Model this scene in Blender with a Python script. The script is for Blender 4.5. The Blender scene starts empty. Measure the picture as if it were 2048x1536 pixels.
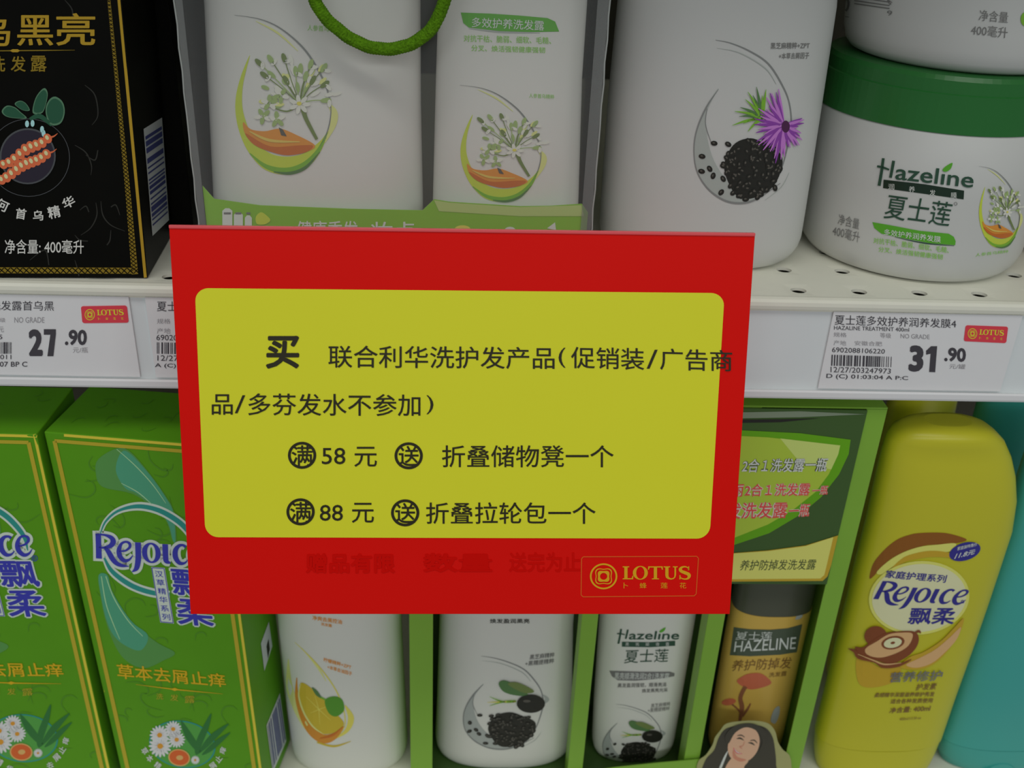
import bpy, bmesh, math, random
from mathutils import Vector, Matrix
from mathutils.bvhtree import BVHTree
from mathutils.geometry import tessellate_polygon

# ------------------------------------------------------------------ camera, world, lights, exposure
SC = bpy.context.scene
COL = SC.collection
FPX = 2070.0
CAM_LOC = Vector((0.0, -0.3935, 0.1754))
TILT, YAW, ROLL = math.radians(28.455), math.radians(3.465), math.radians(2.61)
_fw = Vector((math.sin(YAW) * math.cos(TILT), math.cos(YAW) * math.cos(TILT), -math.sin(TILT)))
_rt0 = Vector((math.cos(YAW), -math.sin(YAW), 0))
_up0 = _rt0.cross(_fw)
_rt = _rt0 * math.cos(ROLL) + _up0 * math.sin(ROLL)
_up = -_rt0 * math.sin(ROLL) + _up0 * math.cos(ROLL)
cam = bpy.data.cameras.new('camera')
cam.sensor_width = 36.0
cam.lens = FPX * 36.0 / 2048.0
cam.clip_start = 0.01
cam.dof.use_dof = True
cam.dof.focus_distance = 0.41
cam.dof.aperture_fstop = 16.0
camo = bpy.data.objects.new('camera', cam)
COL.objects.link(camo)
camo.matrix_world = Matrix(((_rt.x, _up.x, -_fw.x, CAM_LOC.x), (_rt.y, _up.y, -_fw.y, CAM_LOC.y),
                            (_rt.z, _up.z, -_fw.z, CAM_LOC.z), (0, 0, 0, 1)))
SC.camera = camo

wd = bpy.data.worlds.new('store_light')
SC.world = wd
wd.use_nodes = True
bgn = wd.node_tree.nodes['Background']
bgn.inputs[0].default_value = (0.93, 0.97, 1.0, 1)
bgn.inputs[1].default_value = 0.2


def area(name, loc, target, sx, sy, watts, col):
    l = bpy.data.lights.new(name, 'AREA')
    l.shape = 'RECTANGLE'
    l.size, l.size_y, l.energy, l.color = sx, sy, watts, col
    o = bpy.data.objects.new(name, l)
    COL.objects.link(o)
    o.location = loc
    o.rotation_euler = (Vector(target) - Vector(loc)).to_track_quat('-Z', 'Y').to_euler()
    return o


area('fluorescent_strip', (-0.25, -0.85, 1.40), (0, 0, -0.1), 2.6, 0.16, 9.0, (1.0, 0.985, 0.95))
area('fluorescent_strip_far', (0.3, -3.2, 1.5), (0, 0, -0.1), 4.0, 0.3, 25.0, (0.96, 0.99, 1.0))

SC.view_settings.view_transform = 'Standard'
SC.view_settings.look = 'None'
SC.view_settings.gamma = 1.0
SC.view_settings.use_curve_mapping = False
SC.view_settings.exposure = 0.0


# ------------------------------------------------------------------ helpers
def ray(px, py):
    return (_fw + _rt * ((px - 1024) / FPX) - _up * ((py - 768) / FPX)).normalized()


def on_y(px, py, y):
    d = ray(px, py)
    return CAM_LOC + d * ((y - CAM_LOC.y) / d.y)


def on_z(px, py, z):
    d = ray(px, py)
    return CAM_LOC + d * ((z - CAM_LOC.z) / d.z)


def lin(c):
    c /= 255.0
    return c / 12.92 if c <= 0.04045 else ((c + 0.055) / 1.055) ** 2.4


MATS = {}


def mat(name, rgb=None, k=0.38, rough=0.5, spec=0.4, noise=0.0, nscale=60.0, metal=0.0, coat=0.0, bump=0.0, bscale=400.0):
    """rgb: the colour as the dim photo shows it; k: how much light falls on it."""
    if name in MATS:
        return MATS[name]
    m = bpy.data.materials.new(name)
    m.use_nodes = True
    nt = m.node_tree
    b = nt.nodes['Principled BSDF']
    col = [min(0.86, lin(c) / k) for c in rgb]
    b.inputs['Base Color'].default_value = (*col, 1)
    b.inputs['Roughness'].default_value = rough
    b.inputs['Specular IOR Level'].default_value = spec
    b.inputs['Metallic'].default_value = metal
    b.inputs['Coat Weight'].default_value = coat
    b.inputs['Coat Roughness'].default_value = 0.12
    tc = nt.nodes.new('ShaderNodeTexCoord')
    if noise > 0:
        n = nt.nodes.new('ShaderNodeTexNoise')
        n.inputs['Scale'].default_value = nscale
        n.inputs['Detail'].default_value = 4
        nt.links.new(tc.outputs['Object'], n.inputs['Vector'])
        mx = nt.nodes.new('ShaderNodeMix')
        mx.data_type = 'RGBA'
        mx.inputs[6].default_value = (*[c * (1 - noise) for c in col], 1)
        mx.inputs[7].default_value = (*[min(0.9, c * (1 + noise)) for c in col], 1)
        nt.links.new(n.outputs[0], mx.inputs[0])
        nt.links.new(mx.outputs[2], b.inputs['Base Color'])
    if bump > 0:
        n = nt.nodes.new('ShaderNodeTexNoise')
        n.inputs['Scale'].default_value = bscale
        nt.links.new(tc.outputs['Object'], n.inputs['Vector'])
        bp = nt.nodes.new('ShaderNodeBump')
        bp.inputs['Strength'].default_value = bump
        bp.inputs['Distance'].default_value = 0.001
        nt.links.new(n.outputs[0], bp.inputs['Height'])
        nt.links.new(bp.outputs[0], b.inputs['Normal'])
    MATS[name] = m
    return m


def clear_mat(name, tint, gloss, rough, haze=0.0):
    if name in MATS:
        return MATS[name]
    m = bpy.data.materials.new(name)
    m.use_nodes = True
    nt = m.node_tree
    nt.nodes.clear()
    out = nt.nodes.new('ShaderNodeOutputMaterial')
    t = nt.nodes.new('ShaderNodeBsdfTransparent')
    t.inputs[0].default_value = (*tint, 1)
    g = nt.nodes.new('ShaderNodeBsdfGlossy')
    g.inputs['Roughness'].default_value = rough
    g.inputs[0].default_value = (0.8, 0.8, 0.8, 1)
    tc = nt.nodes.new('ShaderNodeTexCoord')
    n = nt.nodes.new('ShaderNodeTexNoise')
    n.inputs['Scale'].default_value = 25
    bp = nt.nodes.new('ShaderNodeBump')
    bp.inputs['Strength'].default_value = 0.25
    bp.inputs['Distance'].default_value = 0.002
    nt.links.new(tc.outputs['Object'], n.inputs['Vector'])
    nt.links.new(n.outputs[0], bp.inputs['Height'])
    nt.links.new(bp.outputs[0], g.inputs['Normal'])
    fr = nt.nodes.new('ShaderNodeLayerWeight')
    fr.inputs[0].default_value = gloss
    mx = nt.nodes.new('ShaderNodeMixShader')
    nt.links.new(fr.outputs['Fresnel'], mx.inputs[0])
    if haze:
        df = nt.nodes.new('ShaderNodeBsdfDiffuse')
        df.inputs[0].default_value = (0.8, 0.82, 0.8, 1)
        hz = nt.nodes.new('ShaderNodeMixShader')
        hz.inputs[0].default_value = haze
        nt.links.new(t.outputs[0], hz.inputs[1])
        nt.links.new(df.outputs[0], hz.inputs[2])
        t = hz
    nt.links.new(t.outputs[0], mx.inputs[1])
    nt.links.new(g.outputs[0], mx.inputs[2])
    nt.links.new(mx.outputs[0], out.inputs[0])
    MATS[name] = m
    return m


W = {}   # object name -> world matrix


def thing(name, label, cat, M=None, group=None):
    o = bpy.data.objects.new(name, None)
    o.empty_display_size = 0.02
    COL.objects.link(o)
    M = M if isinstance(M, Matrix) else Matrix.Translation(M if M is not None else (0, 0, 0))
    o.matrix_world = M
    W[o.name] = M
    o['label'] = label
    o['category'] = cat
    if group:
        o['group'] = group
    return o


def wm(o):
    return W[o.name] if o is not None else Matrix.Identity(4)


def mesh(name, verts, faces, mats, parent=None, smooth=False, mi=None, label=None, flip=True):
    """verts in world space; the mesh is stored in its parent's space."""
    inv = wm(parent).inverted()
    me = bpy.data.meshes.new(name)
    me.from_pydata([inv @ Vector(v) for v in verts], [], faces)
    for m in (mats if isinstance(mats, (list, tuple)) else [mats]):
        me.materials.append(m)
    if mi:
        me.polygons.foreach_set('material_index', mi)
    if flip:
        bm = bmesh.new()
        bm.from_mesh(me)
        bmesh.ops.recalc_face_normals(bm, faces=bm.faces[:])
        bm.to_mesh(me)
        bm.free()
    if smooth:
        me.polygons.foreach_set('use_smooth', [True] * len(me.polygons))
        big = {tuple(sorted(k)) for p in me.polygons if len(p.vertices) > 8 for k in p.edge_keys}
        for ed in me.edges:
            if tuple(sorted(ed.vertices)) in big:
                ed.use_edge_sharp = True
    me.update()
    o = bpy.data.objects.new(name, me)
    COL.objects.link(o)
    if parent is not None:
        o.parent = parent
    W[o.name] = wm(parent)
    if label:
        o['label'] = label
    return o


def box_vf(lo, hi, M=None, bev=0.0, seg=2):
    bm = bmesh.new()
    bmesh.ops.create_cube(bm, size=1.0)
    for v in bm.verts:
        v.co = Vector([lo[i] + (v.co[i] + 0.5) * (hi[i] - lo[i]) for i in range(3)])
    if bev > 0:
        bmesh.ops.bevel(bm, geom=bm.edges[:], offset=bev, segments=seg, affect='EDGES', profile=0.5)
    M = M or Matrix.Identity(4)
    bm.verts.index_update()
    vs = [M @ v.co for v in bm.verts]
    fs = [[v.index for v in f.verts] for f in bm.faces]
    bm.free()
    return vs, fs


def box(name, lo, hi, m, parent=None, M=None, bev=0.0, label=None):
    return mesh(name, *box_vf(lo, hi, M, bev), m, parent, label=label)


def joinvf(*parts):
    V, F = [], []
    for v, f in parts:
        b = len(V)
        V += list(v)
        F += [[i + b for i in q] for q in f]
    return V, F


SURF_PART = {}


def surf_of(*objs):
    V, F = [], []
    for o in objs:
        b = len(V)
        Mx = W[o.name]
        V += [Mx @ v.co for v in o.data.vertices]
        F += [[i + b for i in p.vertices] for p in o.data.polygons]
    tree = BVHTree.FromPolygons(V, F)
    SURF_PART[id(tree)] = (tree, objs[0])
    return tree


def loft(sections, n=56):
    """sections: (cx, cy, z, hw, hd, exponent) -> closed body"""
    V, F = [], []
    for (cx, cy, z, hw, hd, e) in sections:
        for i in range(n):
            a = 2 * math.pi * i / n
            c, s = math.cos(a), math.sin(a)
            V.append((cx + hw * math.copysign(abs(c) ** (2 / e), c), cy + hd * math.copysign(abs(s) ** (2 / e), s), z))
    for k in range(len(sections) - 1):
        for i in range(n):
            j = (i + 1) % n
            F.append([k * n + i, k * n + j, (k + 1) * n + j, (k + 1) * n + i])
    F.append(list(range(n)))
    F.append([(len(sections) - 1) * n + i for i in reversed(range(n))])
    return V, F


def tube(pts, r, n=10):
    V, F = [], []
    pts = [Vector(p) for p in pts]
    prev = None
    for i, p in enumerate(pts):
        t = (pts[min(i + 1, len(pts) - 1)] - pts[max(i - 1, 0)]).normalized()
        u = t.cross(Vector((0, 1, 0))) if prev is None else prev - t * prev.dot(t)
        if u.length < 1e-6:
            u = t.cross(Vector((1, 0, 0)))
        u.normalize()
        prev = u
        w = t.cross(u)
        rr = r[i] if isinstance(r, (list, tuple)) else r
        for k in range(n):
            a = 2 * math.pi * k / n
            V.append(p + (u * math.cos(a) + w * math.sin(a)) * rr)
    for i in range(len(pts) - 1):
        for k in range(n):
            j = (k + 1) % n
            F.append([i * n + k, i * n + j, (i + 1) * n + j, (i + 1) * n + k])
    F.append(list(range(n)))
    F.append([(len(pts) - 1) * n + k for k in reversed(range(n))])
    return V, F


def crv(pts, k=6, closed=False):
    """Catmull-Rom through tuples of any length"""
    P = [tuple(p) for p in pts]
    n = len(P)
    if n < 3 and not closed:
        return P
    out = []
    for i in range(n if closed else n - 1):
        p0 = P[i - 1] if (closed or i > 0) else P[0]
        p1, p2 = P[i], P[(i + 1) % n]
        p3 = P[(i + 2) % n] if (closed or i + 2 < n) else P[-1]
        for s in range(k):
            t = s / k
            out.append(tuple(0.5 * (2 * b + (c - a) * t + (2 * a - 5 * b + 4 * c - d) * t * t + (3 * b - a - 3 * c + d) * t ** 3)
                             for a, b, c, d in zip(p0, p1, p2, p3)))
    if not closed:
        out.append(P[-1])
    return out


_TXT = {}


def text_2d(s):
    """outline-filled glyphs of the built-in font: points in em units, triangles"""
    if s in _TXT:
        return _TXT[s]
    cu = bpy.data.curves.new('t', 'FONT')
    cu.body = s
    cu.resolution_u = 3
    o = bpy.data.objects.new('t', cu)
    COL.objects.link(o)
    dg = bpy.context.evaluated_depsgraph_get()
    me = bpy.data.meshes.new_from_object(o.evaluated_get(dg))
    vs = [(v.co.x, v.co.y) for v in me.vertices]
    fs = [list(p.vertices) for p in me.polygons]
    bpy.data.objects.remove(o)
    bpy.data.curves.remove(cu)
    bpy.data.meshes.remove(me)
    _TXT[s] = (vs, fs)
    return vs, fs


def quadmap(q):
    """q: TL, TR, BR, BL -> function of (u right 0..1, v up 0..1)"""
    (ax, ay), (bx, by), (cx, cy), (dx, dy) = q
    return lambda u, v: ((ax * (1 - u) + bx * u) * v + (dx * (1 - u) + cx * u) * (1 - v),
                         (ay * (1 - u) + by * u) * v + (dy * (1 - u) + cy * u) * (1 - v))


def affmap(o, ux, uy):
    return lambda u, v: (o[0] + ux[0] * u + uy[0] * v, o[1] + ux[1] * u + uy[1] * v)


def boxmap(src, dst):
    """maps photo points of one copy of a printed emblem to another copy of it"""
    (a0, b0, a1, b1), (c0, d0, c1, d1) = src, dst
    return lambda x, y: (c0 + (x - a0) / (a1 - a0) * (c1 - c0), d0 + (y - b0) / (b1 - b0) * (d1 - d0))


class Art:
    """Ink printed on a surface: flat shapes laid onto the thing's own surface, a hair above it."""

    def __init__(s, surf, g=None, fn=None):
        s.surf, s.g, s.items, s.fn = surf, g, [], fn

    def raw(s, vs, fs, m, layer, big=True):
        if s.fn:
            vs = [s.fn(x, y) for x, y in vs]
        s.items.append((vs, fs, m, layer, big))

    def poly(s, pts, m, layer=1, smooth=False, holes=(), fn=None):
        if smooth:
            pts = crv(pts, 5, True)
        loops = [list(pts)] + [list(h) for h in holes]
        if fn:
            loops = [[fn(*p[:2]) for p in l] for l in loops]
        tri = tessellate_polygon([[Vector((p[0], p[1], 0)) for p in l] for l in loops])
        flat = [p[:2] for l in loops for p in l]
        s.raw(flat, [list(t) for t in tri], m, layer)

    def stroke(s, pts, w, m, layer=1, fn=None, smooth=True, k=6):
        if not isinstance(w, (list, tuple)):
            w = [w] * len(pts)
        P = [(*p[:2], ww) for p, ww in zip(pts, w)]
        if smooth and len(P) > 2:
            P = crv(P, k)
        V, F = [], []
        for i, p in enumerate(P):
            a, b = P[max(i - 1, 0)], P[min(i + 1, len(P) - 1)]
            tx, ty = b[0] - a[0], b[1] - a[1]
            l = math.hypot(tx, ty) or 1
            nx, ny = -ty / l * p[2] / 2, tx / l * p[2] / 2
            V += [(p[0] + nx, p[1] + ny), (p[0] - nx, p[1] - ny)]
        for i in range(len(P) - 1):
            F.append([2 * i, 2 * i + 1, 2 * i + 3, 2 * i + 2])
        if fn:
            V = [fn(*v) for v in V]
        s.raw(V, F, m, layer)

    def ell(s, cx, cy, rx, ry, m, layer=1, rot=0, n=28, hole=0, fn=None, a0=0, a1=360):
        c, q = math.cos(math.radians(rot)), math.sin(math.radians(rot))

        def pt(a, f):
            x, y = rx * f * math.cos(a), ry * f * math.sin(a)
            return (cx + x * c - y * q, cy + x * q + y * c)
        A = [math.radians(a0 + (a1 - a0) * i / n) for i in range(n + 1)]
        if hole:
            V = [pt(a, 1) for a in A] + [pt(a, hole) for a in A]
            F = [[i, i + 1, n + 2 + i, n + 1 + i] for i in range(n)]
        else:
            V = [(cx, cy)] + [pt(a, 1) for a in A]
            F = [[0, i + 1, i + 2] for i in range(n)]
        if fn:
            V = [fn(*v) for v in V]
        s.raw(V, F, m, layer, big=rx > 12)

    def text(s, t, q, m, layer=2, bold=0.0, fn=None):
        """q: the ink's bounding quad TL, TR, BR, BL (photo pixels) or a plain box x0, y0, x1, y1"""
        if len(q) == 4 and not isinstance(q[0], (tuple, list)):
            x0, y0, x1, y1 = q
            q = ((x0, y0), (x1, y0), (x1, y1), (x0, y1))
        vs, fs = text_2d(t)
        if not vs:
            return
        xs, ys = [v[0] for v in vs], [v[1] for v in vs]
        x0, x1, y0, y1 = min(xs), max(xs), min(ys), max(ys)
        f = quadmap(q)
        offs = [(0, 0)] if not bold else [(bold * math.cos(a), bold * math.sin(a)) for a in [math.pi * (i + .5) / 4 for i in range(8)]]
        for i, (dx, dy) in enumerate(offs):
            V = [f((x - x0 + dx + bold) / (x1 - x0 + 2 * bold), (y - y0 + dy + bold) / ((y1 - y0 + 2 * bold) or 1)) for x, y in vs]
            if fn:
                V = [fn(*v) for v in V]
            s.raw(V, fs, m, layer + i * 0.012, big=False)

    def bars(s, q, n, m, layer=2, seed=1, vertical=True):
        f = quadmap(q)
        rnd = random.Random(seed)
        ws = [rnd.choice((1, 1, 1, 2, 2, 3)) for _ in range(2 * n + 1)]
        tot = sum(ws)
        x = 0
        for i, w in enumerate(ws):
            if i % 2 == 0:
                a, b = x / tot, (x + w) / tot
                c = [(a, 1), (b, 1), (b, 0), (a, 0)] if vertical else [(0, 1 - a), (1, 1 - a), (1, 1 - b), (0, 1 - b)]
                s.raw([f(*p) for p in c], [[0, 1, 2, 3]], m, layer)
            x += w

    def build(s, name, parent, label=None):
        parent = SURF_PART[id(s.surf)][1]      # the print is a sub-part of what it is printed on
        mats, V, F, MI, spans = [], [], [], [], []
        for vs, fs, m, layer, big in s.items:
            f0 = len(F)
            if m not in mats:
                mats.append(m)
            k = mats.index(m)
            bm = bmesh.new()
            bv = [bm.verts.new((x, y, 0)) for x, y in vs]
            for f in fs:
                try:
                    bm.faces.new([bv[i] for i in f])
                except ValueError:
                    pass
            if s.g and big:
                for ax in (0, 1):
                    cs = [v[ax] for v in vs]
                    lo, hi = min(cs), max(cs)
                    c = lo + s.g
                    while c < hi:
                        co, no = [0, 0, 0], [0, 0, 0]
                        co[ax], no[ax] = c, 1
                        bmesh.ops.bisect_plane(bm, geom=bm.verts[:] + bm.edges[:] + bm.faces[:], plane_co=co, plane_no=no, dist=1e-5)
                        c += s.g
            bm.verts.index_update()
            base = len(V)
            ok = []
            for v in bm.verts:
                d = ray(v.co.x, v.co.y)
                hit, nor, idx, dist = s.surf.ray_cast(CAM_LOC, d)
                if hit is None:
                    ok.append(False)
                    V.append(CAM_LOC)
                    continue
                if nor.dot(d) > 0:
                    nor = -nor
                ok.append(True)
                V.append(hit + nor * (0.0001 + 0.00011 * layer))
            for f in bm.faces:
                ids = [v.index for v in f.verts]
                if all(ok[i] for i in ids):
                    F.append([base + i for i in ids])
                    MI.append(k)
            bm.free()
            if len(F) > f0:
                ids = {i for f in F[f0:] for i in f}
                lo = [min(V[i][a] for i in ids) for a in range(3)]
                hi = [max(V[i][a] for i in ids) for a in range(3)]
                spans.append([f0, len(F), lo, hi, -1])
        # blocks of print that stand well apart become parts of their own
        n = 0
        for a in spans:
            if a[4] >= 0:
                continue
            a[4] = n
            todo = [a]
            while todo:
                b = todo.pop()
                for c in spans:
                    if c[4] < 0 and sum(max(0, c[2][k] - b[3][k], b[2][k] - c[3][k]) ** 2 for k in range(3)) < 0.014 ** 2:
                        c[4] = n
                        todo.append(c)
            n += 1
        if name in ('vine_pattern', 'emblem', 'gold_trim'):
            n = min(n, 1)
            for a in spans:
                a[4] = 0
        for k in range(n):
            fi = [q for a in spans if a[4] == k for q in range(a[0], a[1])]
            used = sorted({i for q in fi for i in F[q]})
            re = {o: x for x, o in enumerate(used)}
            ms = sorted({MI[q] for q in fi})
            o = mesh(name, [V[i] for i in used], [[re[i] for i in F[q]] for q in fi], [mats[x] for x in ms], parent,
                     mi=[ms.index(MI[q]) for q in fi], label=label, flip=False)
        return o


def pose(loc, yaw=0, lean=0, roll=0):
    return Matrix.Translation(loc) @ Matrix.Rotation(yaw, 4, 'Z') @ Matrix.Rotation(lean, 4, 'X') @ Matrix.Rotation(roll, 4, 'Y')


def copy_tree(o, parent=None):
    c = o.copy()
    COL.objects.link(c)
    if parent is not None:
        c.parent = parent
    W[c.name] = W[o.name]
    for ch in list(o.children):
        copy_tree(ch, c)
    return c


def shift_tree(c, M):
    c.matrix_world = M
    def rec(x):
        W[x.name] = M
        for y in x.children:
            rec(y)
    rec(c)


# ------------------------------------------------------------------ materials
WHITE = mat('white_plastic', (152, 151, 147), rough=0.38, spec=0.4)
WHITE_DIM = mat('white_plastic_dimmed', (143, 144, 141), k=0.42, rough=0.42, spec=0.35)  # same white plastic, greyed to offset the stronger light outside the bag
WHITE_L = mat('white_plastic_warm', (150, 151, 144), rough=0.4, spec=0.4)
CREAM_METAL = mat('cream_powder_coat', (176, 175, 163), k=0.5, rough=0.45, noise=0.04, nscale=90)
RAIL = mat('grey_price_channel', (158, 163, 168), k=0.42, rough=0.35, noise=0.03, nscale=30)
RAIL_W = mat('white_channel_lip', (178, 178, 178), k=0.46, rough=0.35)
PAPER = mat('label_paper', (170, 170, 172), k=0.42, rough=0.6, noise=0.015, nscale=120)
PANEL = mat('back_panel_shade_tone', (50, 48, 40), k=0.4, rough=0.6, noise=0.05)  # beige metal, its colour darkened to stand in for deep shade
RED = mat('sign_red', (178, 12, 7), k=0.48, rough=0.4, spec=0.08, noise=0.02, nscale=14)
RED_EDGE = mat('sleeve_fold', (196, 62, 66), k=0.5, rough=0.3)
RED_DK = mat('ghost_print', (164, 10, 6), k=0.5, rough=0.5, spec=0.02)
YEL = mat('sign_yellow', (180, 183, 36), k=0.5, rough=0.35, spec=0.18, noise=0.02, nscale=14)
INK = mat('sign_ink', (30, 27, 10), k=0.5, rough=0.4)
GOLDY = mat('sign_gold', (190, 130, 10), k=0.5, rough=0.35)
ORLINE = mat('sign_thin_line', (186, 72, 14), k=0.5, rough=0.35)
TAGRED = mat('sticker_red', (188, 50, 60), k=0.5, rough=0.4)
TAGYEL = mat('sticker_yellow', (205, 180, 40), k=0.42, rough=0.4)
PRINT = mat('price_ink', (48, 46, 50), k=0.42, rough=0.5)
PRINT_L = mat('price_ink_faint', (112, 110, 112), k=0.42, rough=0.5)
BLACKBOX = mat('black_carton', (8, 8, 6), k=0.5, rough=0.4, spec=0.08, noise=0.3, nscale=50)
VINE_BK = mat('black_vine', (26, 26, 22), rough=0.4)
GOLD = mat('gold_foil', (156, 126, 30), k=0.62, rough=0.35)
GOLD_DK = mat('gold_foil_dim', (118, 98, 18), k=0.6, rough=0.45)
SILVER = mat('silver_ink', (150, 150, 145), rough=0.4)
PLUM = mat('dark_plum', (26, 22, 32), rough=0.4)
STEEL = mat('dim_silver', (52, 54, 56), rough=0.4)
LEAFDK = mat('deep_leaf_green', (22, 58, 40), rough=0.4)
LEAFDK2 = mat('deep_leaf_edge', (58, 88, 66), rough=0.4)
ROOT = mat('ginseng_orange', (170, 75, 45), rough=0.4)
ROOT_L = mat('ginseng_pale', (205, 150, 110), rough=0.4)
PALEBLUE = mat('pale_blue', (120, 160, 175), rough=0.4)
NAVYBAR = mat('navy_bars', (44, 50, 92), rough=0.5)
STICK = mat('barcode_paper', (140, 146, 146), rough=0.5)
ROPE = mat('green_cord', (70, 108, 14), k=0.55, rough=0.85, spec=0.1, noise=0.65, nscale=900, bump=1.0, bscale=1400)
CARD_G = mat('green_card', (92, 130, 34), rough=0.35, noise=0.06, nscale=20)
CARD_GL = mat('pale_green_card', (126, 142, 86), rough=0.35)
PVC = clear_mat('clear_pvc', (0.97, 0.975, 0.97), 0.05, 0.12, 0.045)
PVC_SEAM = mat('pvc_seam', (112, 115, 112), rough=0.25)
PVC_SHEEN = clear_mat('pvc_sheen', (0.85, 0.86, 0.85), 0.1, 0.3, 0.13)
E_LIME = mat('print_lime', (148, 160, 50), k=0.45, rough=0.4)
E_LIME2 = mat('print_pale_lime', (165, 172, 105), k=0.45, rough=0.4)
E_GREEN = mat('print_green', (92, 135, 38), k=0.45, rough=0.4)
E_DKGREEN = mat('print_deep_green', (62, 92, 52), k=0.45, rough=0.4)
E_STEM = mat('print_stem', (84, 98, 52), k=0.45, rough=0.4)
E_BUD = mat('print_bud', (118, 136, 84), k=0.45, rough=0.4)
E_ORANGE = mat('print_orange', (182, 110, 40), k=0.45, rough=0.4)
E_ORANGE_D = mat('print_burnt_orange', (150, 80, 28), k=0.45, rough=0.4)
E_ORANGE_L = mat('print_light_orange', (200, 146, 70), k=0.45, rough=0.4)
E_GREY = mat('print_grey', (98, 100, 98), k=0.45, rough=0.4)
E_GREYL = mat('print_light_grey', (126, 131, 126), k=0.45, rough=0.4)
E_PETAL = mat('print_petal', (168, 170, 158), k=0.45, rough=0.4)
E_YEL = mat('print_yellow', (170, 160, 70), k=0.45, rough=0.4)
E_CITRUS = mat('print_citrus', (152, 134, 34), k=0.45, rough=0.4)
E_CITRUS_D = mat('print_citrus_deep', (158, 104, 32), k=0.45, rough=0.4)
E_MINT = mat('print_mint', (62, 112, 30), k=0.45, rough=0.4)
E_BLACK = mat('print_black', (26, 26, 22), k=0.45, rough=0.4)
E_SEED = mat('print_seed_sheen', (66, 64, 58), k=0.45, rough=0.4)
E_PURPLE = mat('print_purple', (104, 48, 124), k=0.45, rough=0.4)
E_VIOLET = mat('print_violet', (146, 92, 154), k=0.45, rough=0.4)
E_PLUM = mat('print_plum', (58, 26, 56), k=0.45, rough=0.4)
E_TEXTGREY = mat('print_text_grey', (88, 88, 86), k=0.45, rough=0.4)
E_TEXTGREEN = mat('print_text_green', (104, 150, 62), k=0.45, rough=0.4)
E_BAND = mat('print_band_green', (66, 128, 32), k=0.45, rough=0.4)
E_HAZ = mat('print_logo_green', (32, 58, 44), k=0.45, rough=0.4)
E_HAZ2 = mat('print_logo_dark', (18, 34, 24), k=0.45, rough=0.4)
E_WHITE = mat('print_white', (160, 164, 158), k=0.45, rough=0.4)
LID = mat('green_lid', (24, 76, 31), k=0.42, rough=0.28, spec=0.5)
BROWNBOX = mat('brown_carton', (82, 42, 26), rough=0.5)
GREENBOX = mat('green_carton', (60, 106, 13), k=0.37, rough=0.42, spec=0.2, noise=0.07, nscale=40)
VINE_G = mat('green_vine', (53, 96, 15), k=0.36, rough=0.5)
GOLDLINE = mat('gold_edge', (168, 138, 40), k=0.36, rough=0.35)
GOLDBAND = mat('gold_band', (128, 116, 26), k=0.36, rough=0.5)
TEAL = mat('print_teal', (26, 100, 92), k=0.36, rough=0.45)
TEAL_L = mat('print_ribbon_teal', (52, 110, 84), k=0.36, rough=0.45)
TEAL_F = mat('print_ribbon_fade', (58, 102, 48), k=0.36, rough=0.45)
TEAL_P = mat('print_pale_line', (120, 150, 110), k=0.36, rough=0.45)
NAVY = mat('logo_navy', (36, 38, 118), k=0.36, rough=0.45)
HALO = mat('logo_halo', (142, 152, 140), k=0.36, rough=0.45)
HALO_G = mat('logo_soft_halo', (104, 138, 78), k=0.36, rough=0.45)
ORTEXT = mat('print_gold_text', (192, 120, 12), k=0.36, rough=0.45)
ALOE = mat('print_aloe', (28, 78, 34), k=0.36, rough=0.45)
ALOE_L = mat('print_aloe_light', (54, 110, 44), k=0.36, rough=0.45)
DAISY = mat('print_daisy', (165, 172, 172), k=0.36, rough=0.45)
DAISY_C = mat('print_daisy_centre', (168, 104, 28), k=0.36, rough=0.45)
SLICE = mat('print_slice', (150, 66, 26), k=0.36, rough=0.45)
SLICE_L = mat('print_slice_rim', (176, 120, 70), k=0.36, rough=0.45)
PK_GREEN = mat('pack_green', (84, 116, 36), k=0.34, rough=0.35, noise=0.06, nscale=30)
PK_DARK = mat('pack_dark_green', (40, 60, 26), k=0.34, rough=0.35)
PK_SWOOSH = mat('pack_swoosh', (66, 112, 8), k=0.34, rough=0.35)
PK_LIME = mat('pack_lime', (116, 134, 40), k=0.34, rough=0.35)
PK_LIME_L = mat('pack_pale_lime', (134, 146, 78), k=0.34, rough=0.35)
PK_FILM = mat('clear_film_edge', (84, 94, 78), k=0.34, rough=0.25)
PK_CREAM = mat('pack_cream', (152, 152, 76), k=0.36, rough=0.35)
PK_GOLD = mat('pack_gold', (134, 112, 28), k=0.36, rough=0.35)
PK_RED = mat('pack_red', (182, 52, 48), k=0.36, rough=0.4)
PK_PALE = mat('pack_pale_outline', (172, 160, 140), k=0.36, rough=0.4)
PK_TXT = mat('pack_text_dark', (44, 54, 30), k=0.36, rough=0.4)
AMBER = mat('amber_bottle', (140, 116, 52), k=0.34, rough=0.35, noise=0.08, nscale=30)
AMBER_CAP = mat('dark_cap', (52, 54, 44), k=0.34, rough=0.35)
AMBER_T = mat('amber_text', (84, 62, 32), k=0.34, rough=0.4)
SHROOM = mat('print_red_brown', (134, 70, 48), k=0.34, rough=0.4)
SHROOM_D = mat('print_dark_stem', (92, 58, 38), k=0.34, rough=0.4)
PLATE = mat('dark_plate', (50, 58, 46), k=0.34, rough=0.4)
SKIN = mat('print_skin', (158, 118, 96), k=0.34, rough=0.45)
SKIN_D = mat('print_skin_shade', (138, 92, 74), k=0.34, rough=0.45)
HAIR = mat('print_hair', (40, 38, 32), k=0.34, rough=0.45)
LIPS = mat('print_lips', (150, 72, 74), k=0.34, rough=0.45)
PORTRIM = mat('print_floral_trim', (110, 110, 72), k=0.34, rough=0.45)
YBOT = mat('yellow_plastic', (142, 139, 28), k=0.42, rough=0.33, spec=0.45)
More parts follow.
